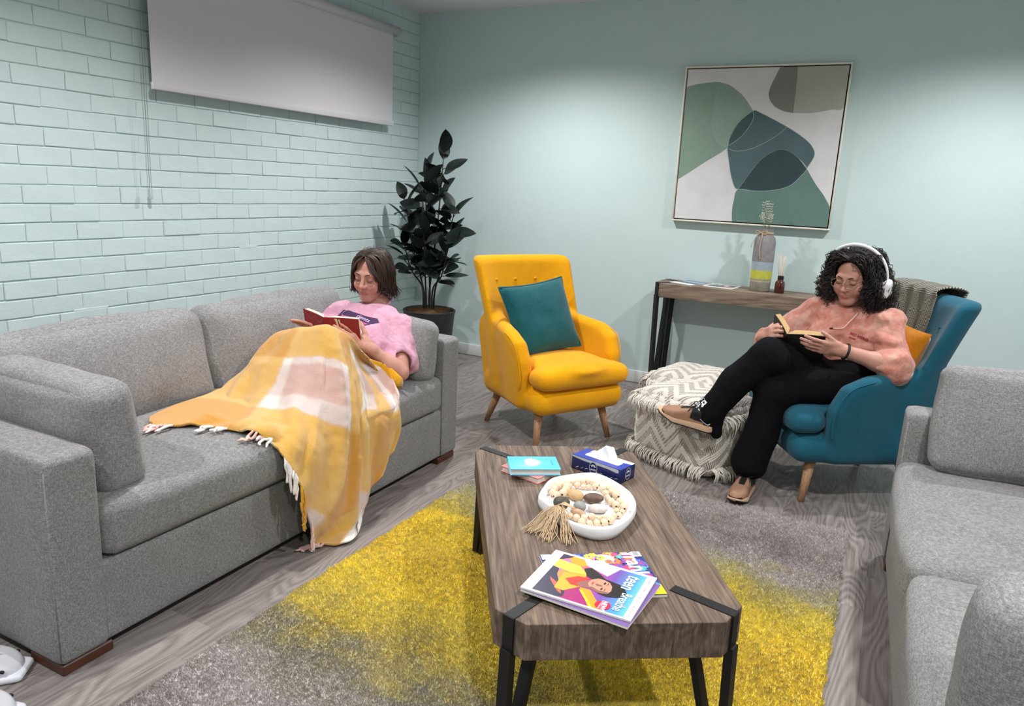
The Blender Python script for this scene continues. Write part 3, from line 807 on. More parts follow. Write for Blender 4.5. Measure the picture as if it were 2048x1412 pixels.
# ================================================================== rug
RX0, RX1, RY0, RY1 = 1.885, 3.515, -4.19, -1.87
RG = thing('rug', 'shaggy yellow and grey ombre rug under the coffee table', 'rug', ((RX0 + RX1) / 2, (RY0 + RY1) / 2, 0))
t = NT('rug_pile')
tc = t.n('ShaderNodeTexCoord'); sp = t.n('ShaderNodeSeparateXYZ'); t.l(tc.outputs['Object'], sp.inputs[0])
n1 = t.noise(t.coord(scale=(1, 1.6, 1), rot=(0, 0, .25)), 3.2, 4, .65, .4); n2 = t.noise(t.coord(), 14, 3, .7); n3 = t.noise(t.coord(), 130, 2, .6)
yy = t.math('ADD', sp.outputs[1], t.math('MULTIPLY', sp.outputs[0], .04))
yy = t.math('ADD', yy, t.math('MULTIPLY', t.math('SUBTRACT', n1, .5), .62)); yy = t.math('ADD', yy, t.math('MULTIPLY', t.math('SUBTRACT', n2, .5), .16))
f = t.math('DIVIDE', t.math('ADD', yy, 1.16), 2.32)
g1, g2, yl, y2, bg = lin(142, 133, 135), lin(182, 173, 175), lin(240, 214, 14), lin(230, 200, 12), lin(182, 172, 122)
c = t.ramp(f, [(.0, g1), (.13, g2), (.22, lin(152, 144, 122)), (.30, lin(206, 184, 56)), (.40, yl), (.50, y2), (.60, yl), (.68, lin(206, 186, 50)), (.74, bg), (.80, g2), (.88, g1), (.96, g2)])
c = t.mix(t.ramp(n3, [(.35, (.0,) * 3), (.8, (.38,) * 3)]), c, lin(222, 214, 190)); c = t.mix(t.ramp(t.noise(t.coord(), 60, 2, .6), [(.3, (.45,) * 3), (.55, (0,) * 3)]), c, lin(104, 94, 70))
t.col(c); M['rug'] = t.fin(.95, .1, sheen=.3)
hx, hy = (RX1 - RX0) / 2, (RY1 - RY0) / 2
box('backing', (0, 0, .004), (2 * hx - .01, 2 * hy - .01, .008), M['rug'], RG)
NT_ = 460000
px = RNG.uniform(-hx, hx, NT_); py = RNG.uniform(-hy, hy, NT_)
e_ = .006 * vnoise(np.stack([px * 0, py, px * 0], -1), 25, 3); px = px * (1 + e_ / hx)
P = np.stack([px, py, np.full(NT_, .005)], -1)
fld = np.stack([vnoise(P, 6, 1), vnoise(P, 6, 2)], -1) * .9 + RNG.normal(0, .55, (NT_, 2))
hgt = RNG.uniform(.008, .0135, NT_); tip = P + np.stack([fld[:, 0] * .0055, fld[:, 1] * .0055, hgt], -1)
an = RNG.uniform(0, 2 * PI, NT_); wv = np.stack([np.cos(an), np.sin(an), np.zeros(NT_)], -1) * .0023
V = np.stack([P - wv, P + wv, tip], 1).reshape(-1, 3)
tag(me_obj('pile', V, np.arange(3 * NT_, dtype=np.int32).reshape(-1, 3), M['rug'], RG, smooth=False), kind='stuff')

# ================================================================== poufs
t = NT('pouf_wool'); at = t.n('ShaderNodeAttribute'); at.attribute_name = 'Col'
t.col(t.mix(.12, at.outputs['Color'], t.ramp(t.noise(t.coord(), 160, 3, .7), [(.3, lin(150, 140, 128)), (.7, lin(236, 230, 220))]))); t.bump(t.noise(t.coord(), 300, 3, .7), .5, .003); M['wool'] = t.fin(.95, .15, sheen=.3)
M['tag'] = simple('satin_tag', lin(226, 226, 226), .3, trans=.3)
CRM, BRN = np.array(lin(214, 207, 196)), np.array(lin(100, 82, 73))
def pouf(label, loc, rz, size, tagged):
    o = thing('pouf', label, 'pouf', loc, rz, 'woven fringed poufs')
    sx, sy, sz = size
    n = 150
    V, F = softbox(size, .07, n, bulge=(.024, .024, .02))
    # woven lozenge relief, computed per face from surface coordinates
    N = vnormals(V, F); a = np.abs(V / (np.array(size) / 2)); ax = a.argmax(1)
    u = np.where(ax == 0, V[:, 1], V[:, 0]); v = np.where(ax == 2, V[:, 1], V[:, 2])
    per = .21
    dd = np.abs(((u / per) % 1.0) - .5) * per          # zigzag
    s_ = (v + dd * 1.15) / .082; fz = s_ % 1.0
    braid = np.abs(np.sin((u + v * .3) * 2 * PI / .021)); rib = np.abs(np.sin(u * 2 * PI / .0135 + v * 120))
    isb = (fz < .50) ; row = np.abs(np.sin(fz / .50 * PI * 3))
    hgt = np.where(isb, .0055 * row * (.45 + .55 * braid), .0012 * rib)
    Vv = V + N * hgt[:, None]
    col = np.where(isb[:, None], CRM * (.80 + .2 * row[:, None]), np.where((rib > .62)[:, None], CRM * .80, BRN))
    Vv = Vv + np.array([0, 0, sz / 2 + .012])
    me_obj('woven_cover', Vv, F, M['wool'], o, col=col)
    # fringes round the top and bottom edges
    for nm, zc, dz in (('fringe', sz - .030, -.066), ('fringe', .068, -.062)):
        acc = Acc(); hx_, hy_ = sx / 2 - .012, sy / 2 - .012
        per_ = [(-hx_, -hy_), (hx_, -hy_), (hx_, hy_), (-hx_, hy_)]
        for e in range(4):
            p, q = np.array(per_[e]), np.array(per_[(e + 1) % 4]); dr = (q - p) / np.linalg.norm(q - p); nn = np.array([dr[1], -dr[0]])
            L_ = np.linalg.norm(q - p); m_ = int(L_ / .0032)
            for i in range(m_):
                tt = (i + random.random()) / m_; b = p + (q - p) * tt + nn * (.028 + .022 * (1 - (2 * tt - 1) ** 2)) * 1.0
                out = random.uniform(.002, .034); lat = random.gauss(0, .012); ln = random.uniform(.7, 1.15)
                z0 = zc + random.uniform(-.004, .010)
                if random.random() < .10: ln *= .6; out += .02; 
                P0 = np.array([b[0] - nn[0] * .012, b[1] - nn[1] * .012, z0]); P1 = np.array([*(b + nn * (out * .6 + .006) + dr * lat * .4), z0 + dz * .35 * ln]); P2 = np.array([*(b + nn * out + dr * lat), max(.003, z0 + dz * ln)])
                V3, F3, e3 = tube(catmull([P0, P1, P2], 5), [.0024, .0026, .0024, .0022, .0012], 4)
                acc.add(V3, F3, e3, CRM * random.uniform(.98, 1.18))
        tag(acc.obj(nm, M['wool'], o), kind='stuff')
    if tagged:
        box('care_tag', (sx / 2 - .075, -sy / 2 - .036, sz - .125), (.036, .004, .034), M['tag'], o, .001, 1, rot=Matrix.Rotation(.25, 3, 'X'))
    return o
pr = math.radians(-25)
c0 = np.array([2.875, -1.665]); Ld = np.array([-.906, .423]); Bd = np.array([.423, .906]); sz1 = (.53, .42, .36)
cc = c0 + Ld * sz1[0] / 2 + Bd * sz1[1] / 2
pouf('cream and brown woven pouf with shaggy fringes under the crossed foot', (cc[0], cc[1], 0), pr, sz1, True)
pouf('cream woven pouf farther back, half hidden beside the console leg', (2.60, -.84, 0), math.radians(-8), (.46, .44, .34), False)

# ================================================================== potted plant
def plant():
    cx, cy = .47, -.50
    o = thing('potted_rubber_plant', 'tall dark-leaved rubber plant in a black pot in the corner', 'plant', (cx, cy, 0))
    pt = lathe('pot', [(.002, .0), (.150, .0), (.158, .01), (.192, .40), (.200, .43), (.192, .436), (.182, .43), (.178, .395), (.002, .395)], M['pot'], o, 40)
    V, F = lathe_vf([(.179, .396), (.15, .415), (.09, .428), (.03, .44), (.001, .442)], 40); V[:, 2] += .012 * vnoise(V, 30, 2); me_obj('coir_mulch', V, F, M['coir'], o)
    acc = Acc()
    for i in range(500):
        r = math.sqrt(random.random()) * .17; a = random.uniform(0, 6.28); p = np.array([r * math.cos(a), r * math.sin(a), .425 + .018 * (1 - r / .17)]); d = np.array([random.gauss(0, 1), random.gauss(0, 1), random.gauss(.1, .35)]) * .014
        acc.tube(np.array([p - d, p + np.array([0, 0, .006]), p + d]), .0009, 3, caps=False)
    tag(acc.obj('coir_fibres', M['coir'], o), kind='stuff')
    # leaf mesh: along +y, face +z
    ns, nw = 9, 5; LV = []; 
    for i in range(ns):
        t_ = i / (ns - 1); wd = .5 * (math.sin(PI * min(1, t_ ** .85)) ** .75) * (1 - .12 * t_)
        if i == ns - 1: wd = .01
        for j in range(nw):
            s_ = j / (nw - 1) * 2 - 1
            LV.append((s_ * wd * .50, t_, -.16 * t_ ** 2 + .10 * abs(s_) * wd + .05 * t_))
    LF = [(i * nw + j, i * nw + j + 1, (i + 1) * nw + j + 1, (i + 1) * nw + j) for i in range(ns - 1) for j in range(nw - 1)]
    lm_ = []
    for k in range(3):
        V = np.array(LV, float); V[:, 2] += (k - 1) * .10 * V[:, 1] ** 2; V[:, 0] += .05 * (k - 1) * np.sin(V[:, 1] * 3)
        me = bpy.data.meshes.new('leaf'); n_ = len(V); Vb = np.vstack([V, V - np.array([0, 0, .008])])
        FF = LF + [tuple(x + n_ for x in f[::-1]) for f in LF]
        me.from_pydata([tuple(v) for v in Vb], [], FF); me.materials.append(M['leaf']); me.polygons.foreach_set('use_smooth', [True] * len(FF)); lm_.append(me)
    def leaf(p, d, L_, wdt, roll=0):
        d = Vector(d).normalized(); upv = Vector((0, 0, 1)); x = d.cross(upv); x = x.normalized() if x.length > .01 else Vector((1, 0, 0)); z = x.cross(d)
        if roll: q = Matrix.Rotation(roll, 3, d); x = q @ x; z = q @ z
        m = Matrix((x * wdt, d * L_, z * L_)).transposed().to_4x4(); m.translation = Vector(p)
        ob = bpy.data.objects.new('leaf', random.choice(lm_)); link(ob, o); ob.matrix_local = m
    rr = random.Random(5)
    stems = [((0, 0), (.08, .02, 1.56), 24), ((-.03, -.02), (-.19, -.06, 1.22), 18), ((.03, .01), (.18, .02, 1.16), 18), ((.0, -.04), (.01, -.14, 1.34), 22), ((-.02, .03), (-.10, .06, 1.40), 20), ((.04, -.03), (.20, -.08, .90), 12), ((-.05, .0), (-.23, -.02, .92), 12)]
    for (bx, by), tp, n_ in stems:
        P = catmull([(bx, by, .42), (bx * 1.4, by * 1.4, .60), (bx + (tp[0] - bx) * .62, by + (tp[1] - by) * .62, .42 + (tp[2] - .42) * .60), tp], 30)
        Acc().tube(P, np.linspace(.0085, .0035, 30), 7).obj('stem', M['stem'], o)
        for k in range(n_):
            f = .42 + .58 * k / (n_ - 1) if tp[2] > 1.0 else .55 + .45 * k / (n_ - 1)
            p = P[min(29, int(f * 29))]; a = k * 2.4 + rr.uniform(-.5, .5); el = rr.uniform(-.05, 1.0) if k < n_ - 2 else rr.uniform(.9, 1.25)
            d = (math.cos(a) * math.cos(el), math.sin(a) * math.cos(el), math.sin(el))
            pet = np.array(p) + np.array(d) * .025
            L_ = rr.uniform(.15, .205); leaf(pet, d, L_, L_ * rr.uniform(1.0, 1.25), rr.uniform(-1.1, 1.1))
            Acc().tube(np.array([p, pet]), .003, 5).obj('leaf_stalk', M['stem'], o)
plant()

# ================================================================== things on the coffee table
TOP = TZ
def hardback(name, label, c, rz, w_, d_, z0, th, cover, page):
    o = thing(name, label, 'book', (c[0], c[1], z0), rz)
    box('page_block', (0, .002, th / 2), (w_ - .006, d_ - .006, th - .004), page, o)
    for zz in (.0012, th - .0012): box('cover', (0, 0, zz), (w_, d_, .0024), cover, o, .0006, 1)
    box('spine', (0, d_ / 2 - .001, th / 2), (w_, .003, th), cover, o, .001, 1)
    return o
M['pages'] = simple('book_pages', lin(226, 220, 210), .85, lin(210, 203, 192), 300)
M['skyblue'] = simple('sky_blue_cover', lin(92, 190, 222), .45)
M['pinkc'] = simple('salmon_cover', lin(228, 142, 138), .45)
hardback('hardback_book', 'salmon pink book under the sky blue one on the coffee table', (2.525, -2.990), math.radians(-12), .158, .125, TOP + .0005, .020, M['pinkc'], M['pages'])
bo = hardback('hardback_book', 'sky blue book with a white lotus on its cover, topmost of two', (2.539, -3.0), math.radians(33), .168, .117, TOP + .021, .022, M['skyblue'], M['pages'])
bm = bmesh.new()
for k in range(-3, 4):
    a = k * .30; L_ = .062 - abs(k) * .005; ca, sa = math.cos(a), math.sin(a); b = Vector((-.030, .002, 0))
    pts = []
    for t_, w_ in ((0, .001), (.3, .010), (.6, .011), (1, 0)):
        pts.append((t_ * L_, w_))
    ring = [(x, y) for x, y in pts] + [(x, -y) for x, y in pts[-2:0:-1]]
    vs = [bm.verts.new((b.x + x * ca - y * sa, b.y + (x * sa + y * ca), .0224 + .00004 * (k + 4))) for x, y in ring]
    bm.faces.new(vs)
bm_obj('cover_lotus', bm, simple('lotus_white', lin(226, 240, 244), .5), bo)
V, F = text_vf('SELF CARE', .010, bold=0); 
V2 = V[:, [1, 0, 2]] * np.array([1, -1, 1]); me_obj('cover_lettering', V2 + np.array([.062, 0, .0225]), [f[::-1] for f in F] if False else F, simple('cover_ink', lin(70, 160, 196), .5), bo, False)

# tissue box
M['tblue'] = simple('box_blue', lin(32, 46, 150), .3); M['tnavy'] = simple('box_navy', lin(22, 30, 84), .3); M['twhite'] = simple('box_white', lin(235, 235, 238), .4); M['tgrey'] = simple('box_silver', lin(190, 190, 194), .35)
tb = thing('tissue_box', 'blue and white tissue box with a tissue pulled up', 'tissue box', (2.732, -2.85, TOP + .0005), math.radians(-14.7))
tw, td, thh = .200, .090, .050
box('carton', (0, 0, thh / 2), (tw, td, thh), M['tnavy'], tb, .0015, 1)
def flat(name, pts, mat, parent, plane, off):
    """flat print on a face of a carton: plane 'top','front','right'"""
    bm = bmesh.new()
    f3 = {'top': lambda x, y: (x, y, off), 'front': lambda x, y: (x, off, y), 'right': lambda x, y: (off, x, y)}[plane]
    bm.faces.new([bm.verts.new(f3(x, y)) for x, y in pts]); bm.normal_update(); bmesh.ops.triangulate(bm, faces=bm.faces[:])
    return bm_obj(name, bm, mat, parent)
def oval(cx, cy, rx, ry, n=28, a0=0, a1=2 * PI): return [(cx + rx * math.cos(a0 + (a1 - a0) * i / n), cy + ry * math.sin(a0 + (a1 - a0) * i / n)) for i in range(n)]
flat('top_print', [(-tw / 2 + .001, -td / 2 + .001), (tw / 2 - .001, -td / 2 + .001), (tw / 2 - .001, td / 2 - .001), (-tw / 2 + .001, td / 2 - .001)], M['tblue'], tb, 'top', thh + .0002)
flat('top_print', [(-tw / 2 + .03, td / 2 - .001), (-tw / 2 + .03, td / 2 - .025), (-.02, td / 2 - .018), (.04, td / 2 - .03), (tw / 2 - .001, td / 2 - .02), (tw / 2 - .001, td / 2 - .001)], M['twhite'], tb, 'top', thh + .0004)
op = flat('opening', [(-.062, -.018), (.066, -.018), (.072, -.012), (.072, .012), (.066, .018), (-.062, .018), (-.068, .012), (-.068, -.012)], M['twhite'], tb, 'top', thh + .0006)
flat('side_print', [(-tw / 2 + .001, thh - .006), (-.05, thh - .010), (.05, thh - .010), (.085, thh - .014), (.093, thh - .012), (.093, thh - .003), (.088, thh - .001), (-tw / 2 + .001, thh - .001)], M['tgrey'], tb, 'front', -td / 2 - .0003)
for k in range(9):
    x = -.085 + k * .02; flat('side_print', [(x, .006 + .003 * (k % 3)), (x + .012, .010 + .003 * (k % 3)), (x + .018, .016 + .002 * (k % 2)), (x + .011, .0115 + .003 * (k % 3))], M['tgrey'] if k % 2 else M['twhite'], tb, 'front', -td / 2 - .0003)
def emblem(plane, cx, cy, off, sgn):
    ring = oval(cx, cy, .0165, .0205, 32); inn = oval(cx, cy, .0155, .0195, 32)
    bm = bmesh.new(); f3 = (lambda x, y, o_: (x, o_, y)) if plane == 'front' else (lambda x, y, o_: (o_, x, y))
    a = [bm.verts.new(f3(*p, off)) for p in ring]; b = [bm.verts.new(f3(*p, off)) for p in inn]
    for i in range(32): bm.faces.new((a[i], a[(i + 1) % 32], b[(i + 1) % 32], b[i]))
    for k in range(-2, 3):
        an = PI / 2 + k * .55; d = (math.cos(an), math.sin(an)); e = (-d[1], d[0]); o0 = (cx, cy + .002)
        q = [(o0[0] + d[0] * r + e[0] * w_, o0[1] + d[1] * r + e[1] * w_) for r, w_ in ((.003, 0), (.008, .0018), (.012, 0), (.008, -.0018))]
        bm.faces.new([bm.verts.new(f3(*p, off)) for p in q])
    bm_obj('emblem', bm, M['twhite'], tb)
    V, F = text_vf('puriti', .0095, bold=.0002); V3 = np.array([f3(cx + v[0] * sgn, cy - .006 + v[1], off) for v in V]); me_obj('lettering', V3, F, M['twhite'], tb, False)
flat('emblem_ground', oval(-.008, .026, .0165, .0205, 32), M['tnavy'], tb, 'front', -td / 2 - .0006); emblem('front', -.008, .026, -td / 2 - .0009, 1)
emblem('right', .002, .026, tw / 2 + .0005, 1)
g = SDF((-.08, -.04, .03), (.09, .05, .12), .0022)
def tis(P):
    x, y, z = P[..., 0], P[..., 1], P[..., 2] - thh
    h = np.clip(z / .048, 0, 1.2); cxx = .005 + .012 * h; w_ = .052 * (1 - .78 * h ** 1.1)
    ym = .006 * np.sin(x * 120 + h * 4) * (1 - .6 * h) + .008 * h
    q = np.stack([abs(x - cxx) - w_, abs(y - ym) - .0022, np.maximum(z - .046, -z - .004)], -1)
    return np.linalg.norm(np.maximum(q, 0), axis=-1) + np.minimum(q.max(-1), 0) - .0015
g.put((-.07, -.03, .04), (.08, .03, .11), tis, .004); V, F = g.mesh(); me_obj('tissue', relax(V, F, 1), F, simple('tissue_paper', lin(244, 244, 244), .9), tb)

# tray
TRO = [(2.663, -3.225), (2.645, -3.149), (2.646, -3.066), (2.683, -2.991), (2.738, -2.957), (2.80, -2.979), (2.881, -3.022), (2.924, -3.091), (2.944, -3.145), (2.946, -3.231), (2.932, -3.307), (2.889, -3.342), (2.814, -3.333), (2.731, -3.285)]
tc_ = np.array([2.795, -3.155]); cl = np.array(TRO + TRO[:3]) - tc_
ol = catmull(np.c_[cl, np.zeros(len(cl))], 16 * 8 + 1)[8:8 + 14 * 8][:, :2]
tr = thing('tray', 'white irregular plaster tray holding beads and pebbles', 'tray', (tc_[0], tc_[1], TOP + .0003))
prof = [(.0, .0), (.90, .0), (.975, .003), (1.0, .016), (.995, .032), (.980, .038), (.962, .039), (.945, .034), (.930, .020), (.915, .0125), (.85, .0105), (.4, .0105), (.0, .0105)]
nn = len(ol); V = []; 
for s_, z in prof: V += [(p[0] * max(s_, .002), p[1] * max(s_, .002), z + (.004 * math.sin(5 * math.atan2(p[1], p[0])) if z > .03 else 0)) for p in ol]
F = [(i * nn + j, i * nn + (j + 1) % nn, (i + 1) * nn + (j + 1) % nn, (i + 1) * nn + j) for i in range(len(prof) - 1) for j in range(nn)]
ob = me_obj('dish', V, F, simple('white_plaster', lin(224, 222, 222), .85, lin(234, 232, 232), 40, .5, 260, .002), tr)
bm = bmesh.new(); bm.from_mesh(ob.data); bmesh.ops.recalc_face_normals(bm, faces=bm.faces); bm.to_mesh(ob.data); bm.free()
# bead garland
b1 = [[2.672, -3.126], [2.671, -3.097], [2.673, -3.07], [2.677, -3.044], [2.685, -3.019], [2.704, -3.018], [2.722, -3.01], [2.736, -2.997], [2.754, -2.989], [2.766, -2.973], [2.8, -3.034], [2.816, -3.019], [2.835, -3.043], [2.855, -3.061], [2.872, -3.085], [2.884, -3.097], [2.903, -3.131]]
b2 = [[2.678, -3.15], [2.697, -3.165], [2.709, -3.14], [2.705, -3.111], [2.698, -3.087], [2.7, -3.063], [2.719, -3.05], [2.739, -3.048], [2.755, -3.041], [2.773, -3.029], [2.78, -3.002]]
b3 = [[2.82, -3.063], [2.833, -3.083], [2.844, -3.097], [2.858, -3.115], [2.877, -3.128], [2.89, -3.159], [2.896, -3.199], [2.876, -3.224], [2.864, -3.235], [2.844, -3.245], [2.827, -3.262], [2.808, -3.274], [2.787, -3.27], [2.769, -3.275]]
b4 = [[2.906, -3.155], [2.907, -3.186], [2.899, -3.237], [2.887, -3.259], [2.87, -3.273], [2.854, -3.286], [2.832, -3.292]]
M['bead'] = wood('bead_wood', [lin(206, 178, 146), lin(222, 196, 166), lin(232, 210, 184)], 'Z', bump=.05, rough=.55)
M['jute'] = simple('jute', lin(176, 148, 112), .9, lin(206, 180, 144), 200)
bg_ = thing('bead_garland', 'garland of pale wooden beads with a jute tassel in the tray', 'garland', (tc_[0], tc_[1], TOP + .011))
allb = np.array(b1[::-1] + b2 + b3 + b4[::-1]) - tc_
keep = []
for p in allb:
    q = p * min(1, .118 / (np.linalg.norm(p) + 1e-9) if False else 1)
    # pull inside the rim
    a = math.atan2(q[1], q[0]); rim = min(np.linalg.norm(o_) for o_ in ol if abs(((math.atan2(o_[1], o_[0]) - a + PI) % (2 * PI)) - PI) < .12) * .905 - .012
    rr_ = np.linalg.norm(q)
    if rr_ > rim: q = q * rim / rr_
    if all(np.linalg.norm(q - k) > .0150 for k in keep): keep.append(q)
# relax to avoid intersections
keep = np.array(keep)
sv, sf = lathe_vf([(.0025, -.0098), (.007, -.0082), (.0100, -.0045), (.0112, 0), (.0100, .0045), (.007, .0082), (.0025, .0098)], 14)
bme = bpy.data.meshes.new('bead'); bme.from_pydata([tuple(v) for v in sv], [], [tuple(int(x) for x in f) for f in sf]); bme.materials.append(M['bead']); bme.polygons.foreach_set('use_smooth', [True] * len(sf))
for i, p in enumerate(keep):
    dd = np.sort(np.linalg.norm(keep - p, axis=1))[1]; s_ = min(1.28, max(.86, dd / .0205)); s_ *= (.92 if i % 5 == 2 else 1)
    ob = bpy.data.objects.new('bead', bme); link(ob, bg_); ob.location = (p[0], p[1], .0112 * s_); nx = keep[(i + 1) % len(keep)] - p
    ob.rotation_euler = (0, PI / 2, math.atan2(nx[1], nx[0])); ob.scale = (s_, s_, s_)
ac = Acc(); 
for i in range(len(keep) - 1):
    if np.linalg.norm(keep[i + 1] - keep[i]) < .045: ac.tube([(*keep[i], .0105), (*keep[i + 1], .0105)], .0012, 5)
ac.obj('string', M['jute'], bg_)
k0 = np.array([2.752 - tc_[0], -3.262 - tc_[1], .030]); ac = Acc()
for grp, (tx, ty) in enumerate(((2.715, -3.392), (2.775, -3.412), (2.830, -3.395))):
    for i in range(24):
        e = np.array([tx - tc_[0] + random.gauss(0, .012), ty - tc_[1] + random.gauss(0, .010), -.0095 + abs(random.gauss(0, .004))])
        m1 = k0 + (e - k0) * .35 + np.array([random.gauss(0, .005), random.gauss(0, .005), .012 + random.uniform(0, .008)]); m2 = k0 + (e - k0) * .7 + np.array([random.gauss(0, .008), random.gauss(0, .008), -.004 + random.uniform(0, .01)])
        m2[2] = max(m2[2], -.008)
        ac.tube(catmull([k0 + np.array([random.gauss(0, .004), random.gauss(0, .004), random.gauss(0, .003)]), m1, m2, e], 8), .0011, 4)
for i in range(10):
    a = i / 10 * 6.28; ac.tube(catmull([k0 + np.array([.012 * math.cos(a), .006 * math.sin(a), -.004]), k0 + np.array([.006, .010 * math.cos(a), .010]), k0 + np.array([.045, -.004 + .006 * math.sin(a), .006])], 8), .0014, 4)
tag(ac.obj('tassel', M['jute'], bg_), kind='stuff')
# pebbles
PB = [((2.733, -3.212), .026, .021, .017, .3, (74, 68, 56), 'dark olive pointed pebble in the tray'), ((2.747, -3.132), .029, .022, .016, -.3, (206, 168, 122), 'honey coloured pebble in the tray'), ((2.803, -3.122), .031, .022, .015, .5, (106, 82, 66), 'chocolate brown pebble in the tray'), ((2.787, -3.195), .024, .017, .013, -.6, (146, 144, 144), 'mid grey pebble in the middle of the tray'), ((2.838, -3.180), .030, .022, .012, .4, (208, 194, 188), 'pale pinkish pebble in the tray'), ((2.800, -3.238), .026, .015, .011, -.2, (190, 154, 122), 'tan pebble half hidden by the beads')]
for i, (c, a, b, h, rz, cl_, lab) in enumerate(PB):
    V, F = softbox((2 * a, 2 * b, 2 * h), min(a, b, h), 10); n_ = V / np.array([a, b, h]); L_ = np.linalg.norm(n_, axis=1)[:, None]; V = V / np.maximum(L_, 1e-6) * (1 + .10 * vnoise(n_ * 1.2, 1.0, i + 1)[:, None]) 
    ob = me_obj('pebble', V + np.array([0, 0, h * .98]), F, simple('pebble_' + str(i), lin(*cl_), .55, lin(*(max(0, x - 24) for x in cl_)), 60, .2, 200), None)
    ob.location = (c[0], c[1], TOP + .0108); ob.rotation_euler = (0, 0, rz); tag(ob, lab, 'pebble', 'pebbles in the tray')

# magazines
def mag(name, label, c, rz, w_, d_, z0, th, edge):
    o = thing(name, label, 'magazine', (c[0], c[1], z0), rz); box('pages', (0, 0, th / 2), (w_, d_, th), edge, o); return o
MW, MH = .213, .272
def col(name, rgb, rough=.35): return simple(name, lin(*rgb), rough)
m2_ = mag('magazine', 'floral magazine underneath, its masthead cut off by the top one', (2.971, -3.508), math.radians(36), .273, .212, TOP + .0005, .006, M['pages'])
# cover: reading up = +x local
flat('cover', [(-.1365, -.106), (.1365, -.106), (.1365, .106), (-.1365, .106)], col('floral_ground', (52, 60, 120)), m2_, 'top', .0064)
rf = random.Random(3); fc = [(226, 60, 96), (92, 120, 200), (240, 120, 60), (80, 170, 180), (236, 140, 180), (120, 84, 170), (240, 190, 60), (196, 60, 130)]
fmats = [col('flower_' + str(i), c) for i, c in enumerate(fc)]
for i in range(110):
    x, y = rf.uniform(-.12, .126), rf.uniform(-.095, .095); r = rf.uniform(.009, .019)
    if i > 30: x, y = (rf.uniform(.04, .126), rf.uniform(-.09, .095)) if i % 2 else (rf.uniform(-.12, .12), rf.uniform(.05, .095))
    n_ = rf.choice((6, 8, 10))
    pts = []
    for k in range(4 * n_):
        a = k / (4 * n_) * 2 * PI; q = r * (.72 + .28 * abs(math.cos(a * n_ / 2))); pts.append((min(.136, max(-.136, x + q * math.cos(a))), min(.1055, max(-.1055, y + q * math.sin(a)))))
    flat('cover_flower', pts, fmats[i % 8], m2_, 'top', .0066 + .000012 * i)
    flat('cover_flower', oval(x, y, r * .25, r * .25, 10), fmats[(i + 3) % 8], m2_, 'top', .0067 + .000012 * i)
wh = col('print_white', (244, 244, 246))
flat('cover_ring', oval(.030, .070, .026, .026, 28), col('print_silver', (196, 198, 210)), m2_, 'top', .0078)
V, F = text_vf('frankie', .062, bold=.0012, align='LEFT'); Vr = np.c_[V[:, 1], -V[:, 0], V[:, 2]]; me_obj('masthead', Vr + np.array([.102, .100, .0080]), F, wh, m2_, False)
flat('barcode_label', [(.110, .078), (.134, .078), (.134, .104), (.110, .104)], wh, m2_, 'top', .0081)
bk = col('print_black', (24, 22, 26))
for k in range(7): flat('barcode_bar', [(.113, .082 + k * .003), (.128, .082 + k * .003), (.128, .0832 + k * .003 + .0006 * (k % 2)), (.113, .0832 + k * .003 + .0006 * (k % 2))], bk, m2_, 'top', .0083)
flat('corner_flash', [(.136, -.105), (.136, -.060), (.098, -.105)], col('print_yellow', (246, 206, 30)), m2_, 'top', .0082)
flat('barcode_label', [(-.134, .078), (-.108, .078), (-.108, .104), (-.134, .104)], wh, m2_, 'top', .0081)
m3_ = mag('magazine', 'purple-edged magazine sandwiched between the two others', (2.978, -3.592), math.radians(-3.5), MH, MW, TOP + .0075 + .002, .005, M['pages'])
flat('cover', [(-MH / 2, -MW / 2), (MH / 2, -MW / 2), (MH / 2, MW / 2), (-MH / 2, MW / 2)], col('cover_purple', (120, 92, 150)), m3_, 'top', .0053)
m1_ = mag('magazine', 'illustrated magazine with a portrait in yellow, topmost on the coffee table', (2.970, -3.582), math.radians(0.5), MH, MW, TOP + .0155, .0045, M['pages'])
zc = [.0047]
def uvp(name, pts, mat):
    zc[0] += .00005
    flat(name, [((v - .5) * MH, (.5 - u) * MW) for u, v in pts][::1], mat, m1_, 'top', zc[0])
uvp('cover', [(0, 0), (0, 1), (1, 1), (1, 0)], wh)
t = NT('cover_sky'); sp = t.n('ShaderNodeSeparateXYZ'); tcc = t.n('ShaderNodeTexCoord'); t.l(tcc.outputs['Object'], sp.inputs[0])
t.col(t.ramp(t.math('ADD', t.math('DIVIDE', sp.outputs[0], MH), .5), [(.2, lin(238, 140, 70)), (.45, lin(190, 60, 130)), (.68, lin(110, 76, 160)), (.85, lin(70, 150, 196)), (.93, lin(110, 180, 180))])); msky = t.fin(.35)
uvp('cover_picture', [(.042, .10), (.043, .92), (.976, .93), (.97, .10)], msky)
mg = col('print_magenta', (158, 26, 104)); orr = col('print_orange', (240, 150, 30)); nav = col('print_navy', (38, 34, 62)); mau = col('print_mauve', (176, 110, 160)); yel = col('print_shirt_yellow', (246, 214, 70)); jk = col('print_jacket', (240, 160, 40)); red = col('print_red', (220, 50, 40)); skn = col('print_skin', (196, 140, 116)); skd = col('print_skin_shade', (140, 92, 80)); hr = col('print_hair', (36, 28, 28)); cld = col('print_cloud', (232, 206, 226)); bdg = col('print_badge', (196, 24, 60))
uvp('cover_shape', [(.04, .295), (.048, .665), (.275, .602), (.186, .428), (.164, .376)], cld)
uvp('cover_shape', [(.043, .18), (.043, .312), (.181, .381), (.223, .325), (.184, .214)], orr)
uvp('cover_shape', [(.70, .40), (.655, .449), (.972, .617), (.972, .30), (.85, .30)], mg)
uvp('cover_shape', [(.655, .449), (.656, .55), (.972, .745), (.972, .617)], orr)
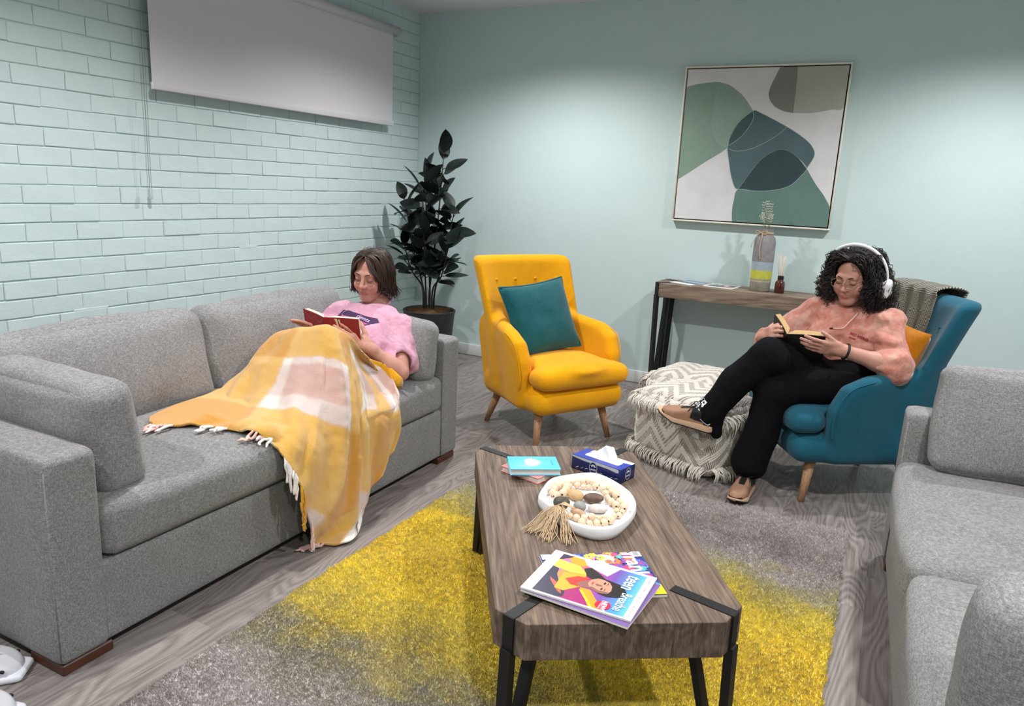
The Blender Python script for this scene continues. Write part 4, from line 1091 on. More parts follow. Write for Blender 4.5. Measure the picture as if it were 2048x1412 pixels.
uvp('cover_shape', [(.70, .455), (.70, .485), (.972, .655), (.972, .63)], col('print_bright_yellow', (250, 210, 40)))
uvp('cover_shape', [(.227, .105), (.109, .177), (.208, .237), (.401, .20), (.45, .19), (.363, .10)], mau)
uvp('cover_shape', [(.042, .10), (.043, .21), (.073, .197), (.164, .132), (.20, .10)], nav)
uvp('cover_shape', [(.363, .10), (.401, .17), (.524, .189), (.708, .275), (.828, .362), (.931, .379), (.968, .335), (.968, .10)], nav)
uvp('cover_shape', [(.62, .15), (.70, .19), (.86, .30), (.90, .35), (.84, .33), (.70, .25)], col('print_ember', (214, 88, 70)))
uvp('cover_shape', [(.192, .10), (.223, .325), (.363, .432), (.415, .283), (.372, .10)], yel)
uvp('cover_shape', [(.451, .234), (.363, .432), (.50, .44), (.655, .449), (.821, .346), (.813, .257), (.62, .241)], jk)
uvp('cover_shape', [(.609, .384), (.475, .463), (.527, .522), (.625, .542), (.655, .449)], skd)
uvp('cover_shape', [(.569, .284), (.445, .373), (.425, .492), (.52, .44), (.60, .40), (.66, .44), (.66, .36)], red)
uvp('cover_hair', [(.25, .37), (.186, .428), (.28, .54), (.35, .607), (.381, .748), (.43, .80), (.515, .847), (.60, .84), (.66, .79), (.70, .71), (.68, .62), (.394, .60), (.375, .547), (.432, .496), (.40, .44)], hr)
uvp('cover_face', [(.44, .498), (.375, .547), (.374, .60), (.40, .66), (.47, .70), (.56, .715), (.64, .70), (.669, .633), (.65, .57), (.60, .52), (.53, .49)], skn)
uvp('cover_face', [(.60, .52), (.65, .57), (.669, .633), (.64, .70), (.60, .70), (.62, .62), (.58, .54)], skd)
for (u, v) in ((.575, .628), (.445, .625)):
    uvp('cover_face', [(u - .035, v), (u, v + .012), (u + .035, v), (u, v - .010)], hr); uvp('cover_face', [(u - .045, v + .024), (u, v + .036), (u + .045, v + .024), (u, v + .028)], hr)
uvp('cover_face', [(.49, .565), (.505, .62), (.53, .62), (.535, .565), (.51, .555)], skd); uvp('cover_face', [(.47, .53), (.51, .538), (.55, .53), (.51, .520)], red)
uvp('cover_badge', [(.88 + .085 * math.cos(a), .725 + .067 * math.sin(a)) for a in np.linspace(0, 2 * PI, 30, endpoint=False)], bdg)
def utext(body, u, v, size, mat, shear=0, align='CENTER', bold=0, sx=1, rot=0):
    V, F = text_vf(body, size, align, shear, sx, bold); zc[0] += .00006
    if rot: c_r, s_r = math.cos(rot), math.sin(rot); V = np.c_[V[:, 0] * c_r - V[:, 1] * s_r, V[:, 0] * s_r + V[:, 1] * c_r, V[:, 2]]
    # local reading frame: right = -y, up = +x
    me_obj('cover_lettering', np.c_[(v - .5) * MH + V[:, 1], (.5 - u) * MW - V[:, 0], np.full(len(V), zc[0])], F, mat, m1_, False)
utext('NEW!', .88, .735, .016, wh, .2, bold=.0004, rot=.1); utext('IN THIS ISSUE', .88, .705, .006, wh)
utext('teen', .28, .825, .050, wh, .15, bold=.0006, sx=.78); utext('Breathe', .715, .852, .036, wh, 0, bold=.0002, sx=.72)
gy = col('print_grey', (120, 120, 124))
utext('BE HAPPY  •  BE BRAVE  •  BE KIND  •  BE YOURSELF', .5, .962, .0085, gy)
utext('SELF-ESTEEM • FRIENDSHIP • CALM DAYS • JOURNALING', .5, .07, .0075, gy); utext('find your voice and follow your own path today', .5, .035, .0075, gy)

# ================================================================== things on the console
M['glossy'] = None
def cmag(label, pts, z0, cols):
    P = np.array(pts); c = P.mean(0); e = P[1] - P[0]; rz = math.atan2(e[1], e[0]); w_ = np.linalg.norm(e); d_ = np.linalg.norm(P[2] - P[1])
    o = thing('magazine', label, 'magazine', (c[0], c[1], z0), rz); box('pages', (0, 0, .002), (w_, d_, .004), M['pages'], o)
    flat('cover', [(-w_ / 2, -d_ / 2), (w_ / 2, -d_ / 2), (w_ / 2, d_ / 2), (-w_ / 2, d_ / 2)], wh, o, 'top', .0042)
    z = .0044
    for (x0, y0, x1, y1), c_ in cols:
        flat('cover_print', [(x0 * w_, y0 * d_), (x1 * w_, y0 * d_), (x1 * w_, y1 * d_), (x0 * w_, y1 * d_)], col('cmag', c_), o, 'top', z); z += .0002
    return o
cmag('magazine with a sky and field cover at the left end of the console', [(2.21, -.22), (2.37, -.29), (2.46, -.10), (2.30, -.03)], CZ + .0005, [((-.5, -.25, .5, .05), (70, 76, 70)), ((-.5, .05, .5, .35), (150, 170, 200)), ((-.5, .3, .5, .5), (90, 110, 150))])
cm2 = cmag('magazine with a grey and pink cover beside the striped vase', [(2.44, -.245), (2.635, -.275), (2.665, -.085), (2.47, -.055)], CZ + .0005, [((-.44, -.38, .44, .38), (84, 92, 90)), ((.1, -.3, .40, .0), (196, 140, 150))])
V, F = text_vf('HOME', .05, bold=.001); me_obj('cover_lettering', V + np.array([-.03, .02, .0052]), F, wh, cm2, False)
vz = thing('vase', 'tall bottle vase with grey, pale blue, lime and beige bands on the console', 'vase', (2.790, -.175, CZ))
t = NT('vase_bands'); sp = t.n('ShaderNodeSeparateXYZ'); tcc = t.n('ShaderNodeTexCoord'); t.l(tcc.outputs['Object'], sp.inputs[0])
f = t.math('DIVIDE', t.math('ADD', sp.outputs[2], t.math('MULTIPLY', t.math('SUBTRACT', t.noise(t.coord(), 30, 2), .5), .004)), .4)
c = t.ramp(f, [(0, lin(158, 152, 134)), (.155, lin(206, 204, 150)), (.165, lin(168, 160, 120)), (.20, lin(196, 196, 20)), (.335, lin(152, 172, 182)), (.47, lin(128, 122, 122))], 'CONSTANT')
t.col(t.mix(.25, c, t.ramp(t.noise(t.coord(), 24, 4, .7), [(.3, lin(90, 86, 86)), (.7, lin(190, 186, 184))]))); t.bump(t.noise(t.coord(), 180, 3), .25, .002); mvase = t.fin(.8, .3)
lathe('body', [(.001, 0), (.058, 0), (.063, .004), (.066, .10), (.067, .24), (.066, .315), (.060, .340), (.047, .355), (.043, .362), (.042, .385), (.044, .395), (.039, .396), (.037, .38), (.04, .35), (.05, .33), (.05, .06), (.001, .05)], mvase, vz, 40, sharp=60)
ac = Acc(); 
for k in range(3): ac.tube([(.0455 * math.cos(a), .0455 * math.sin(a), .366 + .004 * k) for a in np.linspace(0, 2 * PI, 26)], .0022, 5)
ac.tube(catmull([(-.03, -.036, .37), (-.052, -.045, .345), (-.066, -.05, .31), (-.076, -.045, .285), (-.072, -.04, .275)], 16), .002, 5); ac.tube(catmull([(-.02, -.044, .37), (-.012, -.062, .345), (-.018, -.071, .29), (-.012, -.070, .23), (-.006, -.069, .205)], 18), .002, 5)
ac.tube(catmull([(-.02, -.044, .37), (.01, -.055, .385), (.018, -.058, .37), (-.005, -.05, .36), (-.02, -.044, .37)], 16), .002, 5); ac.tube(catmull([(-.02, -.044, .37), (-.05, -.045, .385), (-.055, -.045, .365), (-.02, -.044, .37)], 14), .002, 5)
ac.obj('twine', M['jute'], vz)
df = thing('dried_flowers', 'white dried flower sprigs standing in the striped vase', 'flowers', (2.790, -.175, CZ))
mfl = simple('dried_white', lin(206, 204, 190), .9); mst = simple('dried_stem', lin(120, 120, 96), .9)
for i in range(8):
    a = i / 8 * 6.28 + .3; tp = np.array([.040 * math.cos(a) * (1 if i % 2 else .6) - .012, .03 * math.sin(a), .545 - (.075 if i % 2 else 0) + .008 * (i % 3)])
    P = catmull([(.006 * math.cos(a), .006 * math.sin(a), .20), (.02 * math.cos(a) - .004, .015 * math.sin(a), .40), tp], 20); sg = Acc().tube(P, .0014, 5).obj('sprig', mst, df)
    fa = Acc(); bv_, bf_ = lathe_vf([(.0003, 0), (.0022, .004), (.0018, .010), (.0003, .013)], 5)
    for k in range(20):
        p = P[19 - int(k * .40)]; aa = k * 2.4; dv = Vector((math.cos(aa) * .8, math.sin(aa) * .8, .55)).normalized(); Rq = np.array(dv.to_track_quat('Z', 'Y').to_matrix()); fa.add(bv_ @ Rq.T * (1.25 - .02 * k) + p, bf_)
    tag(fa.obj('florets', mfl, sg), kind='stuff')
rd = thing('reed_diffuser', 'amber glass reed diffuser bottle beside the vase', 'diffuser', (2.915, -.20, CZ))
t = NT('amber_glass'); t.col(lin(70, 22, 12)); mam = t.fin(.08, .5, coat=.6)
lathe('bottle', [(.001, 0), (.028, 0), (.0305, .003), (.031, .062), (.028, .072), (.020, .080), (.0175, .083), (.0175, .087)], mam, rd, 28)
lathe('collar', [(.0178, .084), (.0185, .087), (.0185, .108), (.016, .110), (.006, .110)], M['blk'], rd, 24)
mreed = simple('reed', lin(214, 190, 160), .8)
for i in range(7):
    a = i / 7 * 6.28; Acc().tube([(.004 * math.cos(a), .004 * math.sin(a), .03), (.026 * math.cos(a) - .008, .022 * math.sin(a), .232 + .006 * (i % 3))], .0016, 5).obj('reed', mreed, rd)

# ================================================================== foam clogs by the sofa corner
def clog(label, loc, rz):
    o = thing('foam_clog', label, 'shoe', loc, rz, 'pair of white foam clogs')
    g = SDF((-.07, -.16, -.01), (.07, .16, .12), .0045)
    def up_(P):
        x, y, z = P[..., 0], P[..., 1], P[..., 2]; hw_ = .036 + .013 * np.clip((y + .13) / .2, 0, 1)
        yy_ = np.clip(y, -.095, .085); r = np.sqrt(x ** 2 + ((y - yy_) * hw_ / .05) ** 2); top = .062 + .012 * np.cos(y * 14 + .2) * (y < .1)
        top = np.where(y > .02, .072 - (y - .02) ** 2 * 3.2, top); q = np.stack([r - hw_ + .012, abs(z - top / 2) - top / 2 + .014], -1)
        return np.linalg.norm(np.maximum(q, 0), axis=-1) + np.minimum(q.max(-1), 0) - .013
    g.put((-.06, -.145, 0), (.06, .145, .10), up_, .004); g.ell((0, -.055, .072), (.034, .075, .045), None, .008, 'sub')
    V, F = g.mesh(); b = me_obj('upper', relax(V, F, 1), F, simple('clog_foam', lin(214, 214, 220), .45), o)
    V, F = softbox((.112, .292, .022), .011, 12); tp = 1 - .16 * np.clip(-V[:, 1] / .14, 0, 1); V[:, 0] *= tp * (1 - .25 * np.clip((abs(V[:, 1]) - .1) / .05, 0, 1)); me_obj('sole', V + np.array([0, 0, .0112]), F, simple('clog_sole', lin(232, 232, 238), .5), o)
    for k in range(3):
        for sx in (-1, 1): box('vent', (sx * .046, .045 + .028 * k, .038), (.008, .016, .010), M['blk'], b, .003, 1, rot=Matrix.Rotation(-sx * .25, 3, 'Z'))
    for (x, y, c_) in ((.012, .07, (150, 40, 44)), (-.014, .055, (50, 60, 120)), (.004, .045, (190, 90, 60))):
        bm = bmesh.new(); 
        for sgn in (-1, 1):
            pts = [(0, 0), (.012 * sgn, .010), (.014 * sgn, -.002), (.008 * sgn, -.010)]; f1 = [bm.verts.new((x + p, y + q, .082)) for p, q in pts]; f2 = [bm.verts.new((x + p, y + q, .077)) for p, q in pts]
            bm.faces.new(f1); bm.faces.new(f2[::-1]); [bm.faces.new((f1[i], f1[(i + 1) % 4], f2[(i + 1) % 4], f2[i])) for i in range(4)]
        bmesh.ops.recalc_face_normals(bm, faces=bm.faces); bm_obj('butterfly_charm', bm, simple('charm', lin(*c_), .4), b)
    return o
clog('white foam clog with a butterfly charm beside the sofa corner', (1.435, -4.205, .001), math.radians(-52))
clog('white foam clog nearer the camera, mostly out of frame', (1.59, -4.31, .001), math.radians(-60))

# ================================================================== people
def nrm(v): v = np.asarray(v, float); return v / np.linalg.norm(v)
def frame(fwd, upv):
    f = nrm(fwd); u = np.asarray(upv, float); u = nrm(u - f * (u @ f)); r = np.cross(f, u); return np.stack([r, f, u], 1)   # columns: right, forward, up
t = NT('skin'); at = t.n('ShaderNodeAttribute'); at.attribute_name = 'Col'
t.col(t.mix(.10, at.outputs['Color'], t.ramp(t.noise(t.coord(), 120, 3, .6), [(.35, lin(150, 96, 80)), (.65, lin(226, 176, 156))]))); t.bump(t.noise(t.coord(), 400, 2), .08, .001); M['skin'] = t.fin(.5, .3)
def hairmat(name, a, b, rough=.55):
    t = NT(name); at = t.n('ShaderNodeAttribute'); at.attribute_name = 'Col'; t.col(at.outputs['Color']); t.bump(t.noise(t.coord(), 260, 2, .7), .35, .002); return t.fin(rough, .3)
M['hair'] = hairmat('hair', 0, 0)
M['brow'] = simple('brow_hair', lin(40, 28, 24), .7)
M['lash'] = simple('lash', lin(26, 18, 16), .7)

def head(g, c, R, fat=1.0, k=.010):
    """skull, face and ears of a downward-looking head, added to a distance field"""
    L = lambda *p: c + R @ np.array(p)
    E = lambda p, r, kk=k, mode='add', M2=None: g.ell(L(*p), r, R if M2 is None else R @ M2, kk, mode)
    E((0, -.012, .032), (.0745, .094, .084)); E((0, .022, -.034), (.0585 * fat, .068, .078), .02)
    E((0, .062, -.096), (.021 * fat, .018, .017), .024)
    for s in (-1, 1):
        g.cap(L(s * .054 * fat, -.008, -.045), L(s * .014, .060, -.098), .019, .016, .022)
        E((s * .037 * fat, .058, -.034), (.027, .026, .032), .018)
    g.cap(L(-.036, .077, .022), L(.036, .077, .022), .0135, None, .015)
    for s in (-1, 1): E((s * .031, .096, .004), (.019, .014, .0125), .010, 'sub')
    for s in (-1, 1): E((s * .031, .0745, .0025), (.0155, .0155, .0125), .004)
    g.cap(L(0, .085, .012), L(0, .103, -.028), .0075, .0100, .010); E((0, .106, -.031), (.0105, .0105, .0095), .006)
    for s in (-1, 1): E((s * .0115, .097, -.034), (.0075, .0095, .0075), .005)
    E((0, .0815, -.0622), (.022, .0100, .0050), .009); E((0, .0800, -.0708), (.018, .0100, .0054), .009)
    g.cap(L(-.020, .0920, -.0665), L(.020, .0920, -.0665), .0013, None, .002, 'sub')
    for s in (-1, 1):
        E((s * .076, -.008, -.004), (.0085, .019, .030), .005)
def face_color(V, c, R, base, lip, N=None):
    q = (V - c) @ R; C = np.broadcast_to(np.array(base), V.shape).copy()
    def blend(w, col): C[:] = C * (1 - w[:, None]) + np.array(col) * w[:, None]
    g_ = lambda x, s: np.exp(-(x / s) ** 2)
    front = (q[:, 1] > .045) & (np.abs(q).max(1) < .15)
    for s in (-1, 1): blend(front * .35 * g_(q[:, 0] - s * .042, .02) * g_(q[:, 2] + .032, .022), np.array(base) * np.array([1.1, .78, .76]))
    blend(front * .35 * g_(q[:, 0], .012) * g_(q[:, 2] + .03, .012), np.array(base) * np.array([1.1, .8, .78]))
    inl = ((q[:, 0] / .0215) ** 2 + ((q[:, 2] + .0665) / .0092) ** 2 < 1) & (q[:, 1] > .076) & (q[:, 1] < .13)
    blend(inl * .65, lip)
    for s in (-1, 1): blend(front * .30 * g_(q[:, 0] - s * .031, .015) * g_(q[:, 2] - .004, .010), np.array(base) * .72)
    return C
def brows_lashes(parent, c, R, col, lensz=0):
    L = lambda *p: c + R @ np.array(p)
    for s in (-1, 1):
        P = catmull([L(s * .013, .0935, .0215), L(s * .030, .0915, .0275), L(s * .047, .0800, .0225)], 12); Acc().tube(P, np.array([.0016, .002, .0022, .0023, .0023, .0022, .0021, .0020, .0018, .0016, .0012, .0006]), 6).obj('eyebrow', M['brow'], parent)
        P = catmull([L(s * .0165, .0868, -.0045), L(s * .024, .0900, -.0070), L(s * .032, .0905, -.0078), L(s * .040, .0878, -.0062), L(s * .0465, .0820, -.0030)], 14); Acc().tube(P, [.0008] + [.0013] * 12 + [.0007], 5).obj('eyelashes', M['lash'], parent)
def hand(g, w, d, n, s, curls, lens=1.0, spread=.06, thumb=(.55, .75), k=.006):
    """w wrist, d towards the fingers, n = back of the hand, s = thumb side; curls = 4 x 3 joint bends towards the palm"""
    d, n, s = nrm(d), nrm(n), nrm(s); n = nrm(n - d * (n @ d)); s = nrm(s - d * (s @ d) - n * (s @ n)); w = np.asarray(w, float)
    Mx = np.stack([s, d, n], 1)
    g.box(w + d * .048, (.037, .044, .0125), .012, Mx, .010); g.cap(w - d * .015, w + d * .02, .025, .026, .015); g.ell(w + d * .030 + s * .022 - n * .006, (.017, .030, .015), Mx, .01)
    xs = (.0285, .0095, -.0095, -.0275); ph = ((.040, .024, .019), (.044, .027, .020), (.041, .025, .019), (.032, .019, .016)); rad = (.0088, .009, .0086, .0075); st = (.086, .090, .087, .080)
    for i in range(4):
        p = w + d * st[i] * lens + s * xs[i]; a = 0; lat = (1.5 - i) * spread
        dd = nrm(d + s * lat)
        for j in range(3):
            a += curls[i][j]; q = p + (dd * math.cos(a) - n * math.sin(a)) * ph[i][j] * lens
            g.cap(p, q, rad[i] * (1 - .07 * j), rad[i] * (1 - .07 * (j + 1)), k * .6 if j else k); p = q
    p = w + d * .024 + s * .026 - n * .004; a0, a1 = thumb
    t1 = nrm(d * math.cos(a0) + s * math.sin(a0) - n * .25); q = p + t1 * .036 * lens; g.cap(p, q, .0125, .0105, k)
    t2 = nrm(t1 * 1.0 + d * .5 * a1 - n * .25); q2 = q + t2 * .028 * lens; g.cap(q, q2, .0102, .0095, k * .6); g.cap(q2, q2 + nrm(t2 + d * .2) * .022, .0094, .0078, k * .6)
def open_book(name, label, S_, h, wl, wr, H, Wl, Wr, tl, tr, cover, page, toward=(0, .6, .5)):
    """S_ = top of the spine; h unit vector towards the top edge; wl, wr wing directions"""
    o = thing(name, label, 'book', tuple(S_)); h = nrm(h)
    for wv, W_, tk, sgn in ((wl, Wl, tl, -1), (wr, Wr, tr, 1)):
        wv = nrm(np.asarray(wv, float) - h * (np.asarray(wv, float) @ h)); n = np.cross(h, wv) * sgn      # towards the reader
        n = nrm(n)
        if n @ np.asarray(toward, float) < 0: n = -n
        def wing(prof, z0, z1):
            prof = np.array(prof); m = len(prof); V = []
            for z in (z0, z1): V += [wv * a + n * b + h * z for a, b in prof]
            F = [(i, (i + 1) % m, m + (i + 1) % m, m + i) for i in range(m)] + [tuple(range(m))[::-1], tuple(range(m, 2 * m))]
            bm = bmesh.new(); vs = [bm.verts.new(v) for v in V]; [bm.faces.new([vs[i] for i in f]) for f in F]; bmesh.ops.recalc_face_normals(bm, faces=bm.faces); return bm
        s_ = np.linspace(0, 1, 10); arch = .010 * np.sin(PI * s_ * .9)
        cov = [(a * W_, -.0022 + b * .5) for a, b in zip(s_, arch)] + [(a * W_, b * .5) for a, b in zip(s_[::-1], arch[::-1])]
        pg = [(a * (W_ - .004) + .001, .0002 + b * .5) for a, b in zip(s_, arch)] + [(a * (W_ - .004 - .003) + .001, b * .5 + tk * min(1, .15 + 4 * a)) for a, b in zip(s_[::-1], arch[::-1])]
        c_ = bm_obj('cover', wing(cov, -H, 0), cover, o); bm_obj('page_block', wing(pg, -H + .004, -.003), page, o)
    return o

# ------------------------------------------------------------- reader on the sofa
P1 = thing('person', 'person in a pink printed tee reading on the sofa under the blanket', 'person', (1.36, -2.55, .46))
def child(o, parent):                   # meshes are modelled in room coordinates
    o.parent = parent; o.matrix_parent_inverse = parent.matrix_basis.inverted() if False else Matrix.Translation(-Vector(parent.location)); return o
H1 = np.array([1.332, -2.315, .935]); R1 = frame((.16, -.95, -.20), (.10, -.20, .95))
PEL, NK = np.array([1.37, -2.60, .555]), np.array([1.345, -2.275, .785])
SHL, ELL_, WRL = np.array([1.505, -2.325, .690]), np.array([1.615, -2.475, .53]), np.array([1.527, -2.585, .650])
SHR, ELR, WRR = np.array([1.165, -2.330, .720]), np.array([1.065, -2.46, .57]), np.array([1.275, -2.555, .668])
g = SDF((.96, -2.86, .44), (1.74, -2.14, 1.08), .0042)
head(g, H1, R1)
g.cap(H1 + R1 @ np.array([0, -.015, -.055]), NK + np.array([0, 0, -.02]), .050, .056, .02)
ax_ = nrm(NK - PEL); fr_ = frame(np.cross(np.array([1., 0, 0]), ax_), ax_)
g.ell(PEL + (NK - PEL) * .55, (.150, .070, .16), fr_, .03); g.ell(PEL + (NK - PEL) * .2, (.145, .08, .15), fr_, .03)
g.cap(NK - np.array([0, 0, .04]), SHL, .05, .050, .03); g.cap(NK - np.array([0, 0, .04]), SHR, .05, .050, .03)
for sh, el, wr in ((SHL, ELL_, WRL), (SHR, ELR, WRR)):
    g.cap(sh, el, .048, .039, .02); g.cap(el, wr, .038, .026, .015); g.ell(el + (wr - el) * .28, (.040, .040, .055), frame(wr - el, (0, 0, 1))[:, [0, 2, 1]], .02)
BKR = np.array([.93, .30, .18]); RD = np.array([.889, .456, .047])
# left hand: fingers lie across the right-hand cover, thumb up at its edge
hand(g, WRL, (-.68, -.42, .42), (.50, -.80, .10), (.15, .20, .95), [(.05, .10, .1), (.08, .12, .1), (.12, .15, .15), (.2, .2, .2)], thumb=(.75, .25))
hand(g, WRR, (-.62, -.50, .42), (.1, .55, .8), (.45, -.3, .6), [(.1, .15, .1)] * 4, thumb=(.3, .3))
V, F = g.mesh(); V = relax(V, F, 1, .35)
C = face_color(V, H1, R1, lin(190, 138, 122), lin(160, 88, 84))
child(me_obj('body', V, F, M['skin'], None, col=C), P1)
brows_lashes(P1, H1, R1, 0)
for o_ in P1.children:
    if o_.name.startswith(('eyebrow', 'eyelashes')): child(o_, P1)

# tee shirt
g = SDF((.92, -2.80, .44), (1.78, -2.10, .90), .0075)
g.ell(PEL + (NK - PEL) * .55, (.178, .088, .18), fr_, .04); g.ell(PEL + (NK - PEL) * .20, (.172, .098, .16), fr_, .04)
g.cap(NK + np.array([0, .01, -.045]), SHL + np.array([.01, 0, .0]), .052, .060, .04); g.cap(NK + np.array([0, .01, -.045]), SHR + np.array([-.01, 0, 0]), .052, .060, .04)
for sh, el, f_ in ((SHL, ELL_, .74), (SHR, ELR, .8)):
    e2 = sh + (el - sh) * f_; g.cap(sh, e2, .066, .074, .03)
    g.cap(e2 + (el - sh) * .10, e2 + (el - sh) * .5, .058, .06, .02, 'sub')
g.cap(SHL + (ELL_ - SHL) * .5 + np.array([.04, .03, -.03]), SHL + (ELL_ - SHL) * .72 + np.array([.055, .05, -.04]), .02, .012, .03)
def wr1(P):
    q = P.reshape(-1, 3); a = vnoise(q * np.array([1.6, 1, .7]), 13, 4) * .010 + vnoise(q * np.array([.6, 1.5, 1.2]), 26, 5) * .005; return a.reshape(P.shape[:-1])
g.put((.92, -2.8, .44), (1.78, -2.1, .9), wr1, .01, 'bump')
g.cap(NK + (H1 - NK) * -.02 + np.array([0, -.012, .01]), H1, .062, .062, .008, 'sub')
V, F = g.mesh(); V = relax(V, F, 1, .4)
def cotton(name, c1, c2, colr=None):
    t = NT(name); f1 = t.noise(t.coord(scale=(1, 1.4, .8)), 10, 2, .45, .9); f2 = t.noise(t.coord(loc=(5, 2, 1)), 30, 2, .5, .8)
    t.col(t.ramp(f2, [(.3, c1), (.7, c2)])); t.bump(t.math('ADD', t.math('MULTIPLY', f1, 1.0), t.math('MULTIPLY', f2, .15)), .7, .035); return t.fin(.92, .2, sheen=.1)
M['tee'] = cotton('pink_cotton', lin(206, 154, 174), lin(196, 144, 164))
TEE = child(me_obj('tee_shirt', V, F, M['tee'], None), P1)
P = np.array([NK + np.array([0, -.006, .006]) + .060 * (np.array([1, 0, 0]) * math.cos(a) + nrm([0, -.80, -.45]) * math.sin(a) * 1.06) + np.array([0, .01, .012]) * math.cos(2 * a) for a in np.linspace(0, 2 * PI, 40)])
child(Acc().tube(P, .006, 6).obj('collar', M['tee'], None), P1)
bvh = BVHTree.FromPolygons([tuple(v) for v in V], [tuple(int(x) for x in f) for f in F])
PN = nrm(fr_[:, 1] if fr_[1, 1] < 0 else -fr_[:, 1]); PUp = ax_; PRt = nrm(np.cross(PUp, PN)); PRt = PRt if PRt[0] > 0 else -PRt
def chest(name, pts2, F2, mat, off, O, parent, up_, rt_, pn_, bv):
    out = []
    for x, y in pts2:
        p = O + rt_ * x + up_ * y + pn_ * .25; hit = bv.ray_cast(Vector(p), Vector(-pn_), .5)
        out.append(np.array(hit[0]) + pn_ * off if hit[0] is not None else p - pn_ * .15)
    return child(me_obj(name, out, F2, mat, None, False), parent)
def dense(poly, n=10):
    """triangulated polygon with inner subdivision so that it can follow cloth"""
    bm = bmesh.new(); bm.faces.new([bm.verts.new((x, y, 0)) for x, y in poly]); bm.normal_update(); bmesh.ops.triangulate(bm, faces=bm.faces[:])
    for _ in range(3): bmesh.ops.subdivide_edges(bm, edges=[e for e in bm.edges if e.calc_length() > .012], cuts=1, use_grid_fill=False); bmesh.ops.triangulate(bm, faces=bm.faces[:])
    bm.verts.index_update(); P2 = [(v.co.x, v.co.y) for v in bm.verts]; F2 = [tuple(v.index for v in f.verts) for f in bm.faces]; bm.free(); return P2, F2
OC = PEL + (NK - PEL) * .50
cpr = dict(plum=col('print_plum', (62, 34, 74), .8), pink=col('print_pink', (196, 84, 130), .8), blue=col('print_blue', (70, 92, 140), .8), org=col('print_orange_tee', (240, 170, 70), .8), lt=col('print_lilac', (206, 176, 214), .8))
def cp(nm, poly, mat, off): P2, F2 = dense([(x * .985 + y * .17, y * .985 - x * .17) for x, y in poly]); chest('shirt_print', P2, F2, mat, off, OC, P1, PUp, PRt, PN, bvh)
cp('b', [(-.125, .062), (-.03, .040), (.04, .040), (.105, .052), (.125, .036), (.10, .012), (.03, .004), (-.04, .004), (-.135, .024)], cpr['plum'], .0015)
cp('t', [(-.11, .012), (.10, .008), (.012, -.10), (-.012, -.10)], cpr['plum'], .0012)
cp('t2', [(-.095, .006), (.086, .004), (.006, -.088), (-.006, -.088)], cpr['pink'], .0018)
cp('t3', [(-.078, -.001), (.070, -.003), (.002, -.074), (-.004, -.074)], cpr['blue'], .0024)
cp('s', [(.03 * math.cos(a) + .005, -.045 + .020 * math.sin(a)) for a in np.linspace(0, PI, 9)], cpr['org'], .0030)
for bdy, x0, y0, sz in (('IY', -.092, .034, .030), ('rients', .045, .024, .030)):
    V2, F2 = text_vf(bdy, sz, shear=.1, bold=.0004); chest('shirt_print', [((v[0] + x0) * .985 + (v[1] + y0) * .17, (v[1] + y0) * .985 - (v[0] + x0) * .17) for v in V2], F2, cpr['lt'], .0028, OC, P1, PUp, PRt, PN, bvh)
# legs under the blanket
g = SDF((1.05, -3.42, .44), (1.72, -2.4, .80), .014)
for kx, hx_ in ((1.37, 1.30), (1.50, 1.45)):
    g.cap((hx_, -2.58, .555), (kx, -2.83, .655), .078, .055, .03); g.cap((kx, -2.83, .655), (kx + .035, -3.00, .53), .052, .036, .02); g.cap((kx + .035, -3.0, .525), (kx + .04, -3.07, .515), .032, .028, .02)
V, F = g.mesh(); child(me_obj('trousers', V, F, simple('dark_trousers', lin(40, 40, 48), .9), None), P1)
